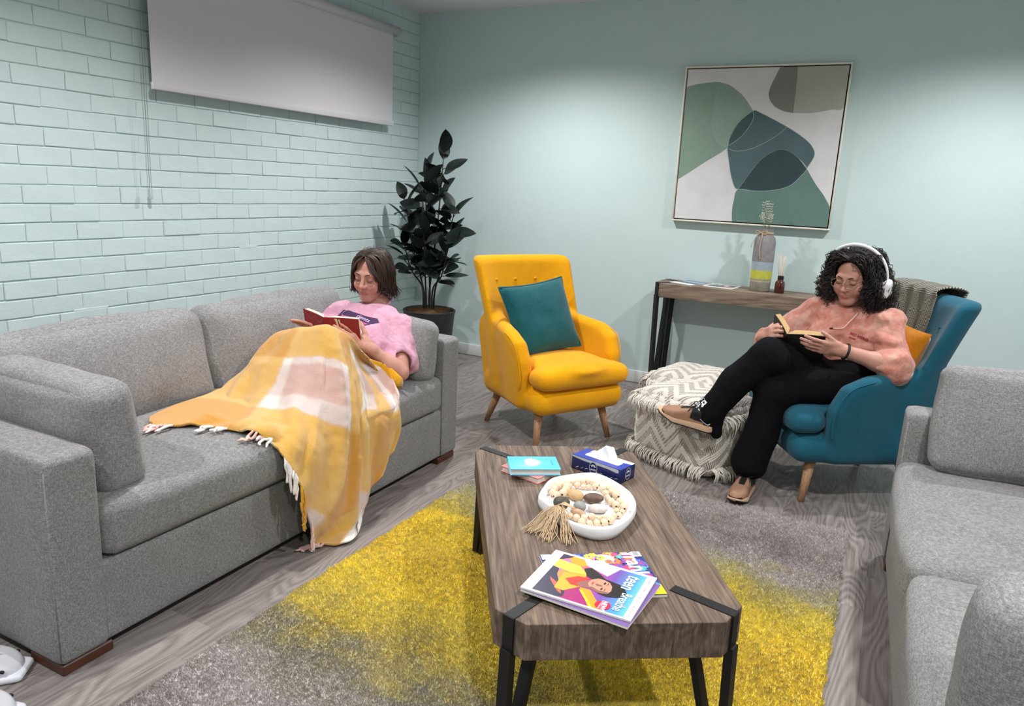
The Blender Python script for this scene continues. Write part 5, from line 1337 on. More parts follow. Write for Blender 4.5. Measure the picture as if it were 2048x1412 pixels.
# hair: chin-length, parted, flicked ends
def hair_bob(c, R, seed):
    rr = random.Random(seed); acc = Acc()
    L = lambda p: c + R @ np.asarray(p, float)
    def lock(P, r, cl):
        Q_ = catmull([L(p) for p in P], 16); tt = np.linspace(0, 1, 16); ph = rr.uniform(0, 6.28); Q_ = Q_ + (np.sin(tt * 9 + ph) * .0045 * tt)[:, None] * (R @ np.array([0, 1, 0])) + (np.cos(tt * 8 + ph) * .0045 * tt)[:, None] * (R @ np.array([1, 0, 0]))
        acc.tube(Q_, r * np.array([.6, .85, 1, 1.05, 1.1, 1.1, 1.1, 1.05, 1, .95, .9, .8, .7, .55, .4, .12]), 6, flat=.55, col=np.array(cl))
    for s in (-1, 1):
        for i in range(230):
            t_ = rr.random(); al = math.radians(40 + 142 * t_); lay = rr.random()
            sx, cy_ = math.sin(al), math.cos(al)
            rx, ry = .079 + .014 * lay, .100 + .014 * lay
            root = (s * .006 + rr.gauss(0, .004), .062 - .118 * t_ + rr.gauss(0, .005), .112 - .018 * abs(t_ - .35) + .006 * lay)
            sh_ = (s * rx * sx * .72, -.012 + ry * cy_ * .74 + (.018 if t_ < .15 else 0), .088 + .006 * lay)
            md = (s * rx * sx * 1.04, -.012 + ry * cy_ * 1.02, .020 + rr.gauss(0, .006))
            lo = (s * rx * sx * 1.05, -.016 + ry * cy_ * .98, -.052)
            zt = -.115 + .055 * max(0, .35 - t_) / .35 + rr.gauss(0, .010); fl_ = rr.uniform(-.010, .020) + (.014 if rr.random() < .15 else 0)
            tp = (s * (rx * sx * 1.0 + fl_ * (.4 + sx)), -.020 + ry * cy_ * .95 - fl_ * .3, zt)
            br = rr.uniform(.65, 1.35); cl = np.array(lin(54, 40, 34)) * br if rr.random() > .14 else np.array(lin(84, 56, 42)) * br
            lock([root, sh_, md, lo, tp], rr.uniform(.0030, .0062), cl)
        for i in range(46):     # curtain fringe
            f_ = rr.random(); root = (s * .004, .070 - .02 * f_, .108)
            P = [root, (s * (.022 + .012 * f_), .088 - .012 * f_, .086), (s * (.050 + .008 * f_), .090 - .016 * f_, .044), (s * (.0735 + .004 * f_), .066 - .02 * f_, -.004), (s * (.083 + .006 * rr.random()), .040 - .02 * f_, -.045 - .02 * f_)]
            lock(P, rr.uniform(.0022, .0045), np.array(lin(60, 45, 39)) * rr.uniform(.7, 1.35))
    for i in range(24):
        al = rr.uniform(0, 6.28); P = [(.02 * math.cos(al), -.02 + .03 * math.sin(al), .116), (.05 * math.cos(al), -.02 + .06 * math.sin(al), .112 + rr.uniform(0, .010)), (.085 * math.cos(al), -.02 + .09 * math.sin(al), .075)]
        acc.tube(catmull([L(p) for p in P], 8), .0007, 3, col=np.array(lin(70, 52, 44)))
    return acc
def hair_cap(c, R, off, cl, cut):
    g = SDF(c - .15, c + .15, .006); L = lambda *p: c + R @ np.array(p)
    g.ell(L(0, -.018, .032), (.0745 + off, .094 + off, .084 + off), R, .01); g.ell(L(0, -.045, -.03), (.066 + off, .052 + off, .075), R, .02)
    g.ell(L(*cut[0]), cut[1], R, .012, 'sub'); V, F = g.mesh(); return V, F, np.broadcast_to(np.array(cl), V.shape)
ha = hair_bob(H1, R1, 3); V, F, C = hair_cap(H1, R1, .004, lin(46, 34, 30), ((0, .10, -.045), (.074, .085, .115))); ha.add(V, F, col=C)
child(ha.obj('hair', M['hair'], None), P1)

# book in the reader's hands
M['redcov'] = simple('red_cover', lin(142, 30, 42), .5, lin(128, 24, 36), 30); M['bpage'] = simple('page_edges', lin(232, 216, 190), .9, lin(214, 196, 166), 400)
S1 = np.array([1.345, -2.672, .778]); h1 = nrm([.02, -.20, .97]); wl1 = np.array([-.93, .26, .14]); wr1_ = np.array([.93, .20, .16])
BK1 = open_book('open_book', 'red hardback book held open by the reader on the sofa', S1, h1, wl1, wr1_, .20, .165, .165, .020, .023, M['redcov'], M['bpage'])
wv = nrm(wr1_ - h1 * (wr1_ @ h1)); nb = nrm(np.cross(h1, wv)); nb = -nb if nb[1] > 0 else nb
for (a, b, c2, d2) in ((.050, .005, .062, .045), (.066, .008, .074, .048)):
    bm = bmesh.new(); vs = [bm.verts.new(wv * x - h1 * y + nb * (.0026 - .0045 * math.sin(PI * x / .15 * .9))) for x, y in ((a, b), (c2, b), (c2 + .006, d2), (a + .014, d2))]; bm.faces.new(vs); bm_obj('cover_print', bm, col('cover_cream', (214, 200, 170)), BK1)
bm = bmesh.new()
wl_ = nrm(wl1 - h1 * (wl1 @ h1)); nl = nrm(np.cross(h1, wl_)); nl = -nl if nl[1] > 0 else nl
for k in range(13):
    x = .010 + .0105 * k; y = .012 + .02 * abs(math.sin(k * .5)); vs = [bm.verts.new(wl_ * (x + p) - h1 * (y + q) + nl * (.0028 - .0045 * math.sin(PI * x / .15 * .9))) for p, q in ((0, 0), (.005, .002), (.005, .0035), (0, .0015))]; bm.faces.new(vs)
    x2 = .078 + .004 * k; y2 = .05 + .008 * k; vs = [bm.verts.new(wv * (x2 + p) - h1 * (y2 + q) + nb * (.0028 - .0045 * math.sin(PI * x2 / .15 * .9))) for p, q in ((0, 0), (.003, .001), (.003, .003), (0, .002))]; bm.faces.new(vs)
bm_obj('cover_print', bm, col('cover_cream2', (206, 180, 150)), BK1)

# ------------------------------------------------------------- blanket over the reader's knees
BK = [
    [(1.243, -2.84, 0.715), (1.229, -2.93, 0.649), (1.222, -3.03, 0.551), (1.249, -3.164, 0.478), (1.247, -3.292, 0.478), (1.265, -3.395, 0.474), (1.288, -3.481, 0.472)],
    [(1.344, -2.86, 0.749), (1.342, -2.96, 0.65), (1.355, -3.07, 0.55), (1.364, -3.17, 0.48), (1.427, -3.285, 0.5), (1.436, -3.342, 0.485), (1.437, -3.376, 0.472)],
    [(1.443, -2.87, 0.77), (1.48, -2.97, 0.662), (1.53, -3.08, 0.562), (1.58, -3.18, 0.517), (1.602, -3.24, 0.499), (1.629, -3.304, 0.49), (1.63, -3.329, 0.475)],
    [(1.514, -2.87, 0.787), (1.579, -2.96, 0.671), (1.641, -3.06, 0.557), (1.685, -3.15, 0.49), (1.715, -3.21, 0.446), (1.725, -3.255, 0.396), (1.735, -3.291, 0.362)],
    [(1.565, -2.86, 0.778), (1.65, -2.92, 0.638), (1.706, -2.97, 0.507), (1.73, -3.017, 0.392), (1.745, -3.087, 0.296), (1.75, -3.16, 0.233), (1.75, -3.235, 0.202)],
    [(1.585, -2.83, 0.747), (1.661, -2.86, 0.596), (1.715, -2.909, 0.462), (1.735, -2.94, 0.329), (1.75, -2.995, 0.204), (1.76, -3.075, 0.101), (1.725, -3.158, 0.016)],
    [(1.591, -2.8, 0.71), (1.645, -2.79, 0.547), (1.715, -2.858, 0.417), (1.73, -2.883, 0.267), (1.75, -2.921, 0.145), (1.765, -2.961, 0.045), (1.815, -3.063, 0.016)],
    [(1.576, -2.75, 0.661), (1.637, -2.72, 0.508), (1.71, -2.773, 0.403), (1.715, -2.792, 0.279), (1.72, -2.818, 0.178), (1.72, -2.837, 0.129), (1.725, -2.87, 0.087)],
    [(1.557, -2.68, 0.608), (1.635, -2.62, 0.473), (1.71, -2.648, 0.404), (1.715, -2.646, 0.314), (1.715, -2.67, 0.252), (1.715, -2.701, 0.205), (1.715, -2.729, 0.169)],
    [(1.565, -2.6, 0.586), (1.606, -2.53, 0.524), (1.7, -2.603, 0.469), (1.71, -2.6, 0.38), (1.71, -2.61, 0.318), (1.71, -2.631, 0.274), (1.71, -2.652, 0.239)],
]
t = NT('plaid_blanket'); tcc = t.n('ShaderNodeTexCoord'); sp = t.n('ShaderNodeSeparateXYZ'); t.l(tcc.outputs['UV'], sp.inputs[0])
wob = t.math('MULTIPLY', t.math('SUBTRACT', t.noise(tcc.outputs['UV'], 40, 3, .7), .5), .018)
mu, dm, pk, wt = lin(230, 172, 8), lin(212, 140, 0), lin(210, 166, 154), lin(240, 233, 228)
uu = t.math('ADD', sp.outputs[0], wob); vv = t.math('ADD', sp.outputs[1], wob)
def bands(f, st):
    s2 = [];
    for i, (p, c) in enumerate(st):
        s2.append((p, c)); 
        if i + 1 < len(st): s2.append((st[i + 1][0] - .012, c))
    return t.ramp(f, s2)
o1, z1 = (1,) * 3, (0,) * 3
warp = bands(uu, [(0, pk), (.25, wt), (.285, pk), (.52, wt), (.56, pk), (.68, wt), (.76, pk), (.835, pk), (.90, wt), (.93, pk)])
weft = bands(vv, [(0, pk), (.375, wt), (.405, pk), (.53, wt), (.595, pk), (.80, wt), (.88, pk), (.96, wt)])
wm = bands(uu, [(0, o1), (.25, z1), (.56, o1), (.68, z1), (.81, o1), (.88, z1)]); fm = bands(vv, [(0, o1), (.375, z1), (.595, o1), (.88, z1)])
cc_ = t.mix(.5, warp, weft); fz = t.noise(t.coord(), 220, 4, .8)
my = t.math('MAXIMUM', wm, fm); both = t.math('MULTIPLY', wm, fm)
cc_ = t.mix(t.math('MULTIPLY', my, .84), cc_, mu); cc_ = t.mix(t.math('MULTIPLY', both, .8), cc_, dm)
t.col(t.mix(t.ramp(fz, [(.42, (0,) * 3), (.8, (.20,) * 3)]), cc_, lin(236, 214, 180)))
t.bump(t.math('ADD', fz, t.math('MULTIPLY', t.wave(t.coord('UV', rot=(0, 0, .6)), 90, 6, 3, 4), .12)), .8, .006); M['plaid'] = t.fin(1.0, .1, sheen=.5)
full_ = []
for ci, c_ in enumerate(BK):
    r0 = np.array(c_[0]); full_.append([tuple(r0 + np.array([-.01, .22, -.17])), tuple(r0 + np.array([-.005, .10, -.055]))] + c_)
left = [(1.10, -2.60, .52), (1.10, -2.72, .56), (1.135, -2.82, .60), (1.12, -2.93, .545), (1.11, -3.03, .49), (1.14, -3.14, .477), (1.15, -3.26, .476), (1.17, -3.36, .473), (1.20, -3.44, .471)]
full_ = [left] + full_
G = np.array(full_)                                     # columns x rows x 3
NU, NV = 150, 170
A_ = np.stack([catmull(G[i], NV) for i in range(len(G))]); Bq = np.stack([catmull(A_[:, j], NU) for j in range(NV)], 1)   # NU x NV x 3
Pb = Bq.reshape(-1, 3); uvb = np.stack(np.meshgrid(np.linspace(0, 1, NU), np.linspace(0, 1, NV), indexing='ij'), -1).reshape(-1, 2)
sl_ = np.concatenate([np.zeros((NU, 1)), np.cumsum(np.linalg.norm(np.diff(Bq, axis=1), axis=2), 1)], 1); kr = int(NV * 2 / 8); vlen = ((sl_ - sl_[:, kr:kr + 1]) + .30) / 1.2
idx = np.arange(NU * NV).reshape(NU, NV); Fb = np.stack([idx[:-1, :-1], idx[1:, :-1], idx[1:, 1:], idx[:-1, 1:]], -1).reshape(-1, 4)
Nb = vnormals(Pb, Fb)
fold = .010 * np.sin(uvb[:, 0] * 58 + 2.5 * np.sin(uvb[:, 1] * 5)) * np.clip((uvb[:, 1] - .25) / .4, 0, 1) + .006 * vnoise(Pb * np.array([1, 1, .6]), 14, 6) + .0025 * vnoise(Pb, 40, 8)
fold = fold + .020 * np.abs(np.sin(uvb[:, 0] * 46 + uvb[:, 1] * 7)) * np.clip((uvb[:, 1] - .72) / .12, 0, 1) * np.clip((.42 - uvb[:, 0]) / .08, 0, 1)
Pb = Pb + Nb * fold[:, None] * np.where((Nb[:, 2] < 0) & (uvb[:, 0] < .42), -1, 1)[:, None]
# keep the cloth outside the sofa and above the floor
def seat_z(x, y): return .469 + .030 * np.clip(1 - ((x - 1.275) / .40) ** 2, 0, 1) * np.clip(1 - ((y + 3.06) / .885) ** 2, 0, 1)
zs_ = seat_z(Pb[:, 0], Pb[:, 1]) - .03 * np.clip((Pb[:, 0] - 1.64) / .06, 0, 1)
ins = (Pb[:, 0] < 1.706) & (Pb[:, 2] < zs_); dx_ = 1.706 - Pb[:, 0]; dz_ = zs_ - Pb[:, 2]
px_ = ins & (dx_ < dz_); pz_ = ins & ~px_; Pb[px_, 0] = 1.706; Pb[pz_, 2] = zs_[pz_]; Pb[:, 2] = np.maximum(Pb[:, 2], .010)
BL_ = thing('blanket', 'mustard, pink and white checked blanket with fringes over the reader\'s legs', 'blanket', (1.5, -2.95, .46))
ob = child(me_obj('cloth', Pb, Fb, M['plaid'], None, uv=np.c_[uvb[:, 0], vlen.reshape(-1) + .11 * np.clip((uvb[:, 0] - .60) / .10, 0, 1)]), BL_); md = ob.modifiers.new('thick', 'SOLIDIFY'); md.thickness = .009; md.offset = 0
# turned-back edge at the waist
tb_ = catmull([(1.545, -2.62, .585), (1.60, -2.55, .545), (1.655, -2.53, .50)], 14)
Vr = []; 
for p in tb_:
    for a in np.linspace(0, 2 * PI, 9, endpoint=False): Vr.append(p + np.array([.010 * math.cos(a), .012 * math.cos(a), .030 * math.sin(a)]))
Fr = [(i * 9 + j, i * 9 + (j + 1) % 9, (i + 1) * 9 + (j + 1) % 9, (i + 1) * 9 + j) for i in range(13) for j in range(9)] + [tuple(range(9))[::-1], tuple(range(117, 126))]
child(me_obj('turned_edge', Vr, Fr, simple('mustard_wool', mu, 1, dm, 120, .6, 220, .004, sheen=.4), None), BL_)
fr = Acc(); rf = random.Random(8); fcol = [lin(222, 180, 168), lin(236, 226, 220), lin(210, 150, 24)]
Pg = Pb.reshape(NU, NV, 3)
for i in range(14, 104):
    f0 = i / NU
    if not any(a <= f0 <= b for a, b in ((.09, .135), (.20, .235), (.285, .335), (.365, .415), (.44, .50), (.54, .62))) or rf.random() > .85: continue
    e = Pg[i, -1]; e0 = Pg[i, -6]; d = e - e0; d = d / (np.linalg.norm(d) + 1e-9)
    f_ = i / NU; cl = fcol[2] if .44 <= f_ <= .50 else (fcol[1] if .20 <= f_ < .24 or .365 <= f_ < .42 else fcol[rf.choice((0, 0, 1))])
    hang = e[0] > 1.69 and e[2] > .05
    q = [e - d * .004]; 
    for k in range(1, 6):
        s_ = k / 5 * rf.uniform(.075, .105)
        v = e + (np.array([.004, rf.gauss(0, .004), -s_]) if hang else d * s_ * .75 + np.array([rf.gauss(0, .006), rf.gauss(0, .006), 0]))
        if hang: v[0] = max(v[0], 1.705 if v[2] > .26 else 1.672)
        else: v[2] = (float(seat_z(v[0], v[1])) + .004 if e[2] > .3 else .008) + (.006 if k == 2 else 0)
        if not hang and e[2] > .3 and v[0] > 1.70: v[2] -= (v[0] - 1.70) * 1.2; v[0] = 1.705 + (v[0] - 1.70) * .2
        v[2] = max(v[2], .006); q.append(v)
    tw = np.array(q); fr.tube(catmull(tw, 14), .0046 * np.array([1, 1, 1.1, 1, 1.1, 1, 1.1, 1, 1.1, 1, 1.1, 1, .9, .6]), 6, col=np.array(cl) * rf.uniform(.9, 1.05))
t = NT('fringe_wool'); at = t.n('ShaderNodeAttribute'); at.attribute_name = 'Col'; t.col(at.outputs['Color']); t.bump(t.noise(t.coord(), 260, 3), .5, .003); M['fringe'] = t.fin(1, .1, sheen=.4)
tag(child(fr.obj('fringe', M['fringe'], None), BL_), kind='stuff')

# ------------------------------------------------------------- reader in the blue armchair
P2 = thing('person', 'person in a coral tie-dye hoodie and headphones reading in the blue armchair', 'person', (3.36, -1.32, .45))
H2 = np.array([3.372, -1.345, 1.035]); R2 = frame((-.34, -.91, -.24), (-.06, -.22, .95))
NK2 = np.array([3.395, -1.27, .90]); PE2 = np.array([3.37, -1.30, .55])
SL2, EL2, WL2 = np.array([3.535, -1.37, .835]), np.array([3.60, -1.49, .665]), np.array([3.372, -1.575, .728])
SR2, ER2, WR2 = np.array([3.225, -1.30, .855]), np.array([3.075, -1.36, .70]), np.array([3.030, -1.525, .735])
KR2, AR2 = np.array([3.075, -1.615, .665]), np.array([2.815, -1.690, .385])
KL2, AL2 = np.array([3.115, -1.600, .490]), np.array([3.055, -1.655, .105])
SK2 = lin(184, 134, 118)
g = SDF((2.98, -1.78, .60), (3.72, -1.14, 1.17), .0042)
head(g, H2, R2, 1.06)
g.cap(H2 + R2 @ np.array([0, -.015, -.055]), NK2 + np.array([0, 0, -.03]), .052, .058, .02)
g.ell((3.385, -1.29, .76), (.15, .10, .15), None, .03)
for sh, el, wr in ((SL2, EL2, WL2), (SR2, ER2, WR2)):
    g.cap(NK2 - np.array([0, 0, .05]), sh, .05, .05, .03); g.cap(sh, el, .050, .043, .02); g.cap(el, wr, .043, .028, .015); g.ell(el + (wr - el) * .3, (.045, .045, .06), frame(wr - el, (0, 0, 1))[:, [0, 2, 1]], .02)
hand(g, WL2, (-.88, -.30, .10), (.15, -.80, -.45), (.1, .35, .9), [(.05, .15, .1), (.08, .18, .1), (.10, .2, .15), (.15, .2, .2)], thumb=(.5, .7))
hand(g, WR2, (.30, -.50, .22), (-.80, -.45, .0), (.0, .1, .95), [(.7, .9, .6), (.7, .9, .6), (.75, .9, .6), (.8, .9, .6)], lens=.85, thumb=(.3, .6))
V, F = g.mesh(); V = relax(V, F, 1, .35); C = face_color(V, H2, R2, SK2, lin(166, 84, 84))
child(me_obj('body', V, F, M['skin'], None, col=C), P2)
n0 = set(P2.children); brows_lashes(P2, H2, R2, 0)
for o_ in P2.children:
    if o_ not in n0: child(o_, P2)

# trousers
g = SDF((2.70, -1.84, .03), (3.66, -1.10, .82), .010)
g.ell(PE2 + np.array([0, 0, .01]), (.205, .165, .125), None, .05)
HR, HL = np.array([3.30, -1.33, .575]), np.array([3.42, -1.43, .565])
g.cap(HR, KR2, .112, .082, .04); g.cap(HL, KL2, .105, .080, .04)
g.cap(KR2, KR2 + (AR2 - KR2) * .55, .080, .070, .03); g.cap(KR2 + (AR2 - KR2) * .5, AR2 + np.array([.035, .005, -.005]), .070, .066, .02)
g.cap(AR2 + np.array([.045, .0, -.03]), AR2 + np.array([.075, .0, -.115]), .052, .026, .03)            # flared hem hanging below the ankle
g.cap(KL2, KL2 + (AL2 - KL2) * .55, .078, .072, .03); g.cap(KL2 + (AL2 - KL2) * .5, AL2 + np.array([0, 0, .045]), .080, .084, .02)
def wr2(P):
    q = P.reshape(-1, 3); return (vnoise(q * np.array([1, 1, .8]), 12, 7) * .007 + vnoise(q, 28, 9) * .003).reshape(P.shape[:-1])
g.put((2.7, -1.84, .03), (3.66, -1.1, .82), wr2, .01, 'bump')
dl = nrm(AR2 - KR2); dlo = AR2 + dl * .055
g.put(dlo - .12, dlo + .12, lambda P: np.maximum(-((P - dlo) @ dl) - .0, np.linalg.norm(P - dlo - dl * .06, axis=-1) - .13), .006, 'sub')
g.put((2.93, -1.8, .0), (3.2, -1.5, .085), lambda P: P[..., 2] - .075, .006, 'sub')
V, F = g.mesh(); V = relax(V, F, 1, .4)
child(me_obj('trousers', V, F, simple('black_trousers', lin(10, 10, 13), .95, lin(16, 16, 20), 60, .2, 400, .001, spec=.12), None), P2)

# hoodie
t = NT('tie_dye'); n1 = t.noise(t.coord(), 7, 4, .6, 1.2); n2 = t.noise(t.coord(loc=(3, 1, 2)), 16, 3, .6, .6)
cc_ = t.ramp(n1, [(.30, lin(158, 86, 70)), (.44, lin(182, 112, 96)), (.56, lin(198, 144, 130)), (.72, lin(206, 168, 156))])
t.col(t.mix(.3, cc_, t.ramp(n2, [(.35, lin(160, 90, 74)), (.65, lin(206, 166, 152))]))); t.bump(t.math('ADD', t.noise(t.coord(scale=(1, 1.3, .8)), 9, 2, .45, .8), t.math('MULTIPLY', t.noise(t.coord(), 26, 2, .5, .3), .15)), .7, .04); M['tie'] = t.fin(.92, .2, sheen=.25)
g = SDF((2.96, -1.72, .50), (3.74, -1.08, 1.0), .0075)
g.ell((3.385, -1.285, .775), (.200, .135, .155), None, .05); g.ell((3.375, -1.30, .655), (.205, .155, .12), None, .05)
g.ell((3.36, -1.375, .745), (.165, .085, .085), None, .05)
for sh, el, wr, f_ in ((SL2, EL2, WL2, .30), (SR2, ER2, WR2, .72)):
    g.cap(NK2 - np.array([0, 0, .055]), sh, .060, .066, .04); g.cap(sh, el, .070, .072, .035); e2 = el + (wr - el) * f_
    g.cap(el, e2, .068, .052, .03); g.cap(e2 - (wr - el) * .04, e2 + (wr - el) * .06, .050, .046, .006)
    g.cap(e2 + (wr - el) * .24, e2 + (wr - el) * .6, .05, .05, .01, 'sub')
for a in np.linspace(-2.2, 2.2, 10):     # hood roll lying round the neck
    p = NK2 + np.array([0, 0, .0]) + np.array([.082 * math.sin(a), .075 * math.cos(a) * 1.0 - .0, .018 * math.cos(a)]); g.ell(p, (.034, .033, .028), None, .03)
def wr3(P):
    q = P.reshape(-1, 3); return (vnoise(q * np.array([1.3, 1, .8]), 12, 11) * .013 + vnoise(q * np.array([.7, 1, 1.4]), 24, 12) * .008).reshape(P.shape[:-1])
g.put((2.96, -1.72, .5), (3.74, -1.08, 1.0), wr3, .01, 'bump')
g.cap(NK2 + np.array([0, -.03, .02]), H2 + np.array([-.01, -.02, 0]), .060, .066, .01, 'sub')
V, F = g.mesh(); V = relax(V, F, 1, .4); child(me_obj('hoodie', V, F, M['tie'], None), P2)
bv2 = BVHTree.FromPolygons([tuple(v) for v in V], [tuple(int(x) for x in f) for f in F])
pn = nrm([-.05, -.93, .30]); pr2 = nrm([.96, -.10, -.10]); pu = nrm(np.cross(pn, pr2)); pu = pu if pu[2] > 0 else -pu; pr2 = nrm(np.cross(pu, pn)); pr2 = pr2 if pr2[0] > 0 else -pr2
for bdy, x0, y0, sz in (('MO MERO', .055, -.030, .0165), ('STUDIO', .030, -.044, .008)):
    V2, F2 = text_vf(bdy, sz, bold=.0006, sx=1.1); a = -.18; chest('embroidery', [(x0 + v[0] * math.cos(a) - v[1] * math.sin(a), y0 + v[0] * math.sin(a) + v[1] * math.cos(a)) for v in V2], F2, col('embroidery_red', (150, 34, 54), .8), .0022, np.array([3.385, -1.40, .80]), P2, pu, pr2, pn, bv2)
def on2(x, y, off=.006):
    p = np.array([3.385, -1.40, .80]) + pr2 * x + pu * y + pn * .25; h_ = bv2.ray_cast(Vector(p), Vector(-pn), .6); return np.array(h_[0]) + pn * off if h_[0] is not None else p - pn * .16
P = np.array([on2(.020, .082), on2(.012, .060), on2(-.004, .025), on2(-.020, -.006), on2(-.045, -.018), on2(-.062, -.022)])
child(Acc().tube(catmull(P, 30), .0034, 6).obj('drawstring', simple('drawstring_cotton', lin(214, 176, 160), .9), None), P2)
child(Acc().tube(np.array([on2(-.060, -.0215, .007), on2(-.075, -.025, .007)]), .0036, 6).obj('drawstring_tip', M['blk'], None), P2)
# wristband
d_ = nrm(WL2 - EL2); fb = frame(d_, (0, 0, 1)); cw = WL2 - d_ * .022
P = np.array([cw + (fb[:, 0] * math.cos(a) + fb[:, 2] * math.sin(a)) * .034 for a in np.linspace(0, 2 * PI, 30)]); child(Acc().tube(P, .0055, 6).obj('wristband', M['blk'], None), P2)

# trainers
M['shoe'] = simple('tan_leather', lin(168, 126, 104), .55, lin(150, 110, 90), 30, .1, 200); M['midsole'] = simple('cream_midsole', lin(206, 170, 140), .6); M['shoeblk'] = simple('black_knit', lin(20, 20, 22), .8)
def trainer(ankle, toe_dir, upv, nm):
    """local: y forward, z up, origin under the ankle at the sole"""
    Rm = frame(toe_dir, upv)
    T = lambda V: ankle + np.asarray(V) @ Rm.T
    g = SDF((-.06, -.09, -.005), (.06, .22, .125), .004)
    def upper(P):
        x, y, z = P[..., 0], P[..., 1], P[..., 2]; hw_ = np.interp(y, [-.07, -.03, .05, .12, .19], [.030, .034, .038, .044, .030]); top = np.interp(y, [-.07, -.02, .03, .07, .13, .17, .20], [.088, .092, .088, .074, .052, .044, .030])
        yy_ = np.clip(y, -.045, .155); r = np.sqrt(np.maximum(x, -x) ** 2 + (y - yy_) ** 2); q = np.stack([r - hw_ + .02 + .12 * np.clip(z - .03, 0, 1), abs(z - top / 2 - .008) - top / 2 + .02], -1)
        return np.linalg.norm(np.maximum(q, 0), axis=-1) + np.minimum(q.max(-1), 0) - .02
    g.put((-.05, -.08, 0), (.05, .20, .10), upper, .004); V, F = g.mesh(); V = relax(V, F, 1)
    cl = np.where(((V[:, 1] > .045) | ((V[:, 2] < .045) & (V[:, 1] > -.02)))[:, None], np.array(lin(150, 112, 90)), np.array(lin(22, 21, 22)))
    cl = np.where(((V[:, 1] > .168) & (V[:, 2] < .034))[:, None], np.array(lin(22, 21, 22)), cl)
    cl = np.where(((np.abs(V[:, 0]) < .014) & (V[:, 1] > .02) & (V[:, 1] < .10))[:, None], np.array(lin(22, 21, 22)), cl)
    t = NT('trainer_upper'); at = t.n('ShaderNodeAttribute'); at.attribute_name = 'Col'; t.col(at.outputs['Color']); m_ = t.fin(.6, .3)
    sh = child(me_obj('trainer', T(V), F, m_, None, col=cl), P2)
    y = np.linspace(-.085, .205, 30); hw_ = np.interp(y, [-.085, -.06, 0, .06, .12, .18, .205], [.014, .034, .037, .041, .047, .034, .010]); z0 = np.interp(y, [-.085, -.05, .12, .205], [.008, 0, 0, .026]); z1 = np.interp(y, [-.085, 0, .10, .17, .205], [.036, .032, .024, .026, .036])
    Vs = []; 
    for k in range(30):
        for (a, zz) in ((-1, z0[k]), (-1.06, (z0[k] + z1[k]) / 2), (-1, z1[k]), (1, z1[k]), (1.06, (z0[k] + z1[k]) / 2), (1, z0[k])): Vs.append((a * hw_[k], y[k], zz))
    Fs = [(i * 6 + j, i * 6 + (j + 1) % 6, (i + 1) * 6 + (j + 1) % 6, (i + 1) * 6 + j) for i in range(29) for j in range(6)] + [tuple(range(6)), tuple(range(174, 180))[::-1]]
    so = child(me_obj('sole', T(np.array(Vs)), Fs, M['midsole'], None, flat_angle=.8), P2)
    tb2 = np.array(Vs); tb2 = tb2.copy(); tb2[:, 2] = np.minimum(tb2[:, 2], np.repeat(z0, 6) + .006 + .026 * np.clip((tb2[:, 1] - .165) / .03, 0, 1)) - .003; tb2[:, 0] *= 1.01
    child(me_obj('outsole', T(tb2), Fs, M['shoeblk'], None), P2)
    # black toe guard
    la = Acc()
    for k in range(5):
        yy = .028 + .016 * k; zt = np.interp(yy, [.02, .10], [.099, .066]); hwx = .017
        la.tube(catmull([T(np.array([-hwx, yy - .004, zt - .006])), T(np.array([0, yy, zt + .001])), T(np.array([hwx, yy + .006, zt - .006]))], 8), .0026, 5)
    for s in (-1, 1):
        la.tube(catmull([T(np.array([0, .03, .103])), T(np.array([s * .025, .035, .114])), T(np.array([s * .034, .05, .098])), T(np.array([s * .006, .035, .102]))], 12), .0024, 5); la.tube(catmull([T(np.array([0, .03, .103])), T(np.array([s * .02, .05, .098])), T(np.array([s * .033, .062, .075]))], 10), .0022, 5)
    child(la.obj('laces', M['shoeblk'], None), P2)
    ey = Acc()
    for k in range(3):
        for s in (-1, 1): yy = .055 + .018 * k; zt = np.interp(yy, [.02, .10], [.090, .058]); ey.tube([T(np.array([s * .019, yy, zt])), T(np.array([s * .029, yy + .003, zt - .008]))], .0022, 5)
    child(ey.obj('eyelets', M['twhite'], None), P2)
    lt_ = Acc()
    for s in (-1, 1): lt_.tube(catmull([T(np.array([s * .0375, -.052, .050])), T(np.array([s * .0385, -.044, .042])), T(np.array([s * .0395, -.028, .046])), T(np.array([s * .0385, -.002, .060]))], 12), np.linspace(.0030, .0008, 12), 5)
    child(lt_.obj('logo_tick', M['tgrey'], None), P2)
    lt_ = Acc().tube(catmull([T(np.array([-.012, .128, .0585])), T(np.array([-.006, .133, .0565])), T(np.array([.004, .129, .0585])), T(np.array([.014, .122, .0605]))], 12), np.linspace(.0024, .0007, 12), 5); child(lt_.obj('logo_tick', M['shoeblk'], None), P2)
    # sock
    Vk, Fk, ek = tube([T(np.array([0, -.02, .07])), T(np.array([0, -.028, .16]))], .034, 14); return Vk, Fk, ek
sk1 = trainer(np.array([3.052, -1.665, .003]), (-.10, -1, 0), (0, 0, 1), 'l')
t = NT('sock_pattern'); t.col(t.ramp(t.noise(t.coord(), 90, 1, .3), [(.46, lin(22, 22, 24)), (.54, lin(214, 214, 214))], 'CONSTANT')); msock = t.fin(.9, .2)
child(Acc().add(*sk1).obj('sock', M['shoeblk'], None), P2)
td = nrm([-.90, -.10, .17]); upf = nrm([.17, -.12, 1])
sk2 = trainer(AR2 - np.array([0, 0, .098]) + np.array([-.012, -.012, .005]), td, upf, 'r'); 
Vk, Fk, ek = tube([AR2 + np.array([-.02, -.012, -.035]), AR2 + np.array([.03, .0, .03])], [.038, .042], 14); child(Acc().add(Vk, Fk, ek).obj('sock', msock, None), P2)

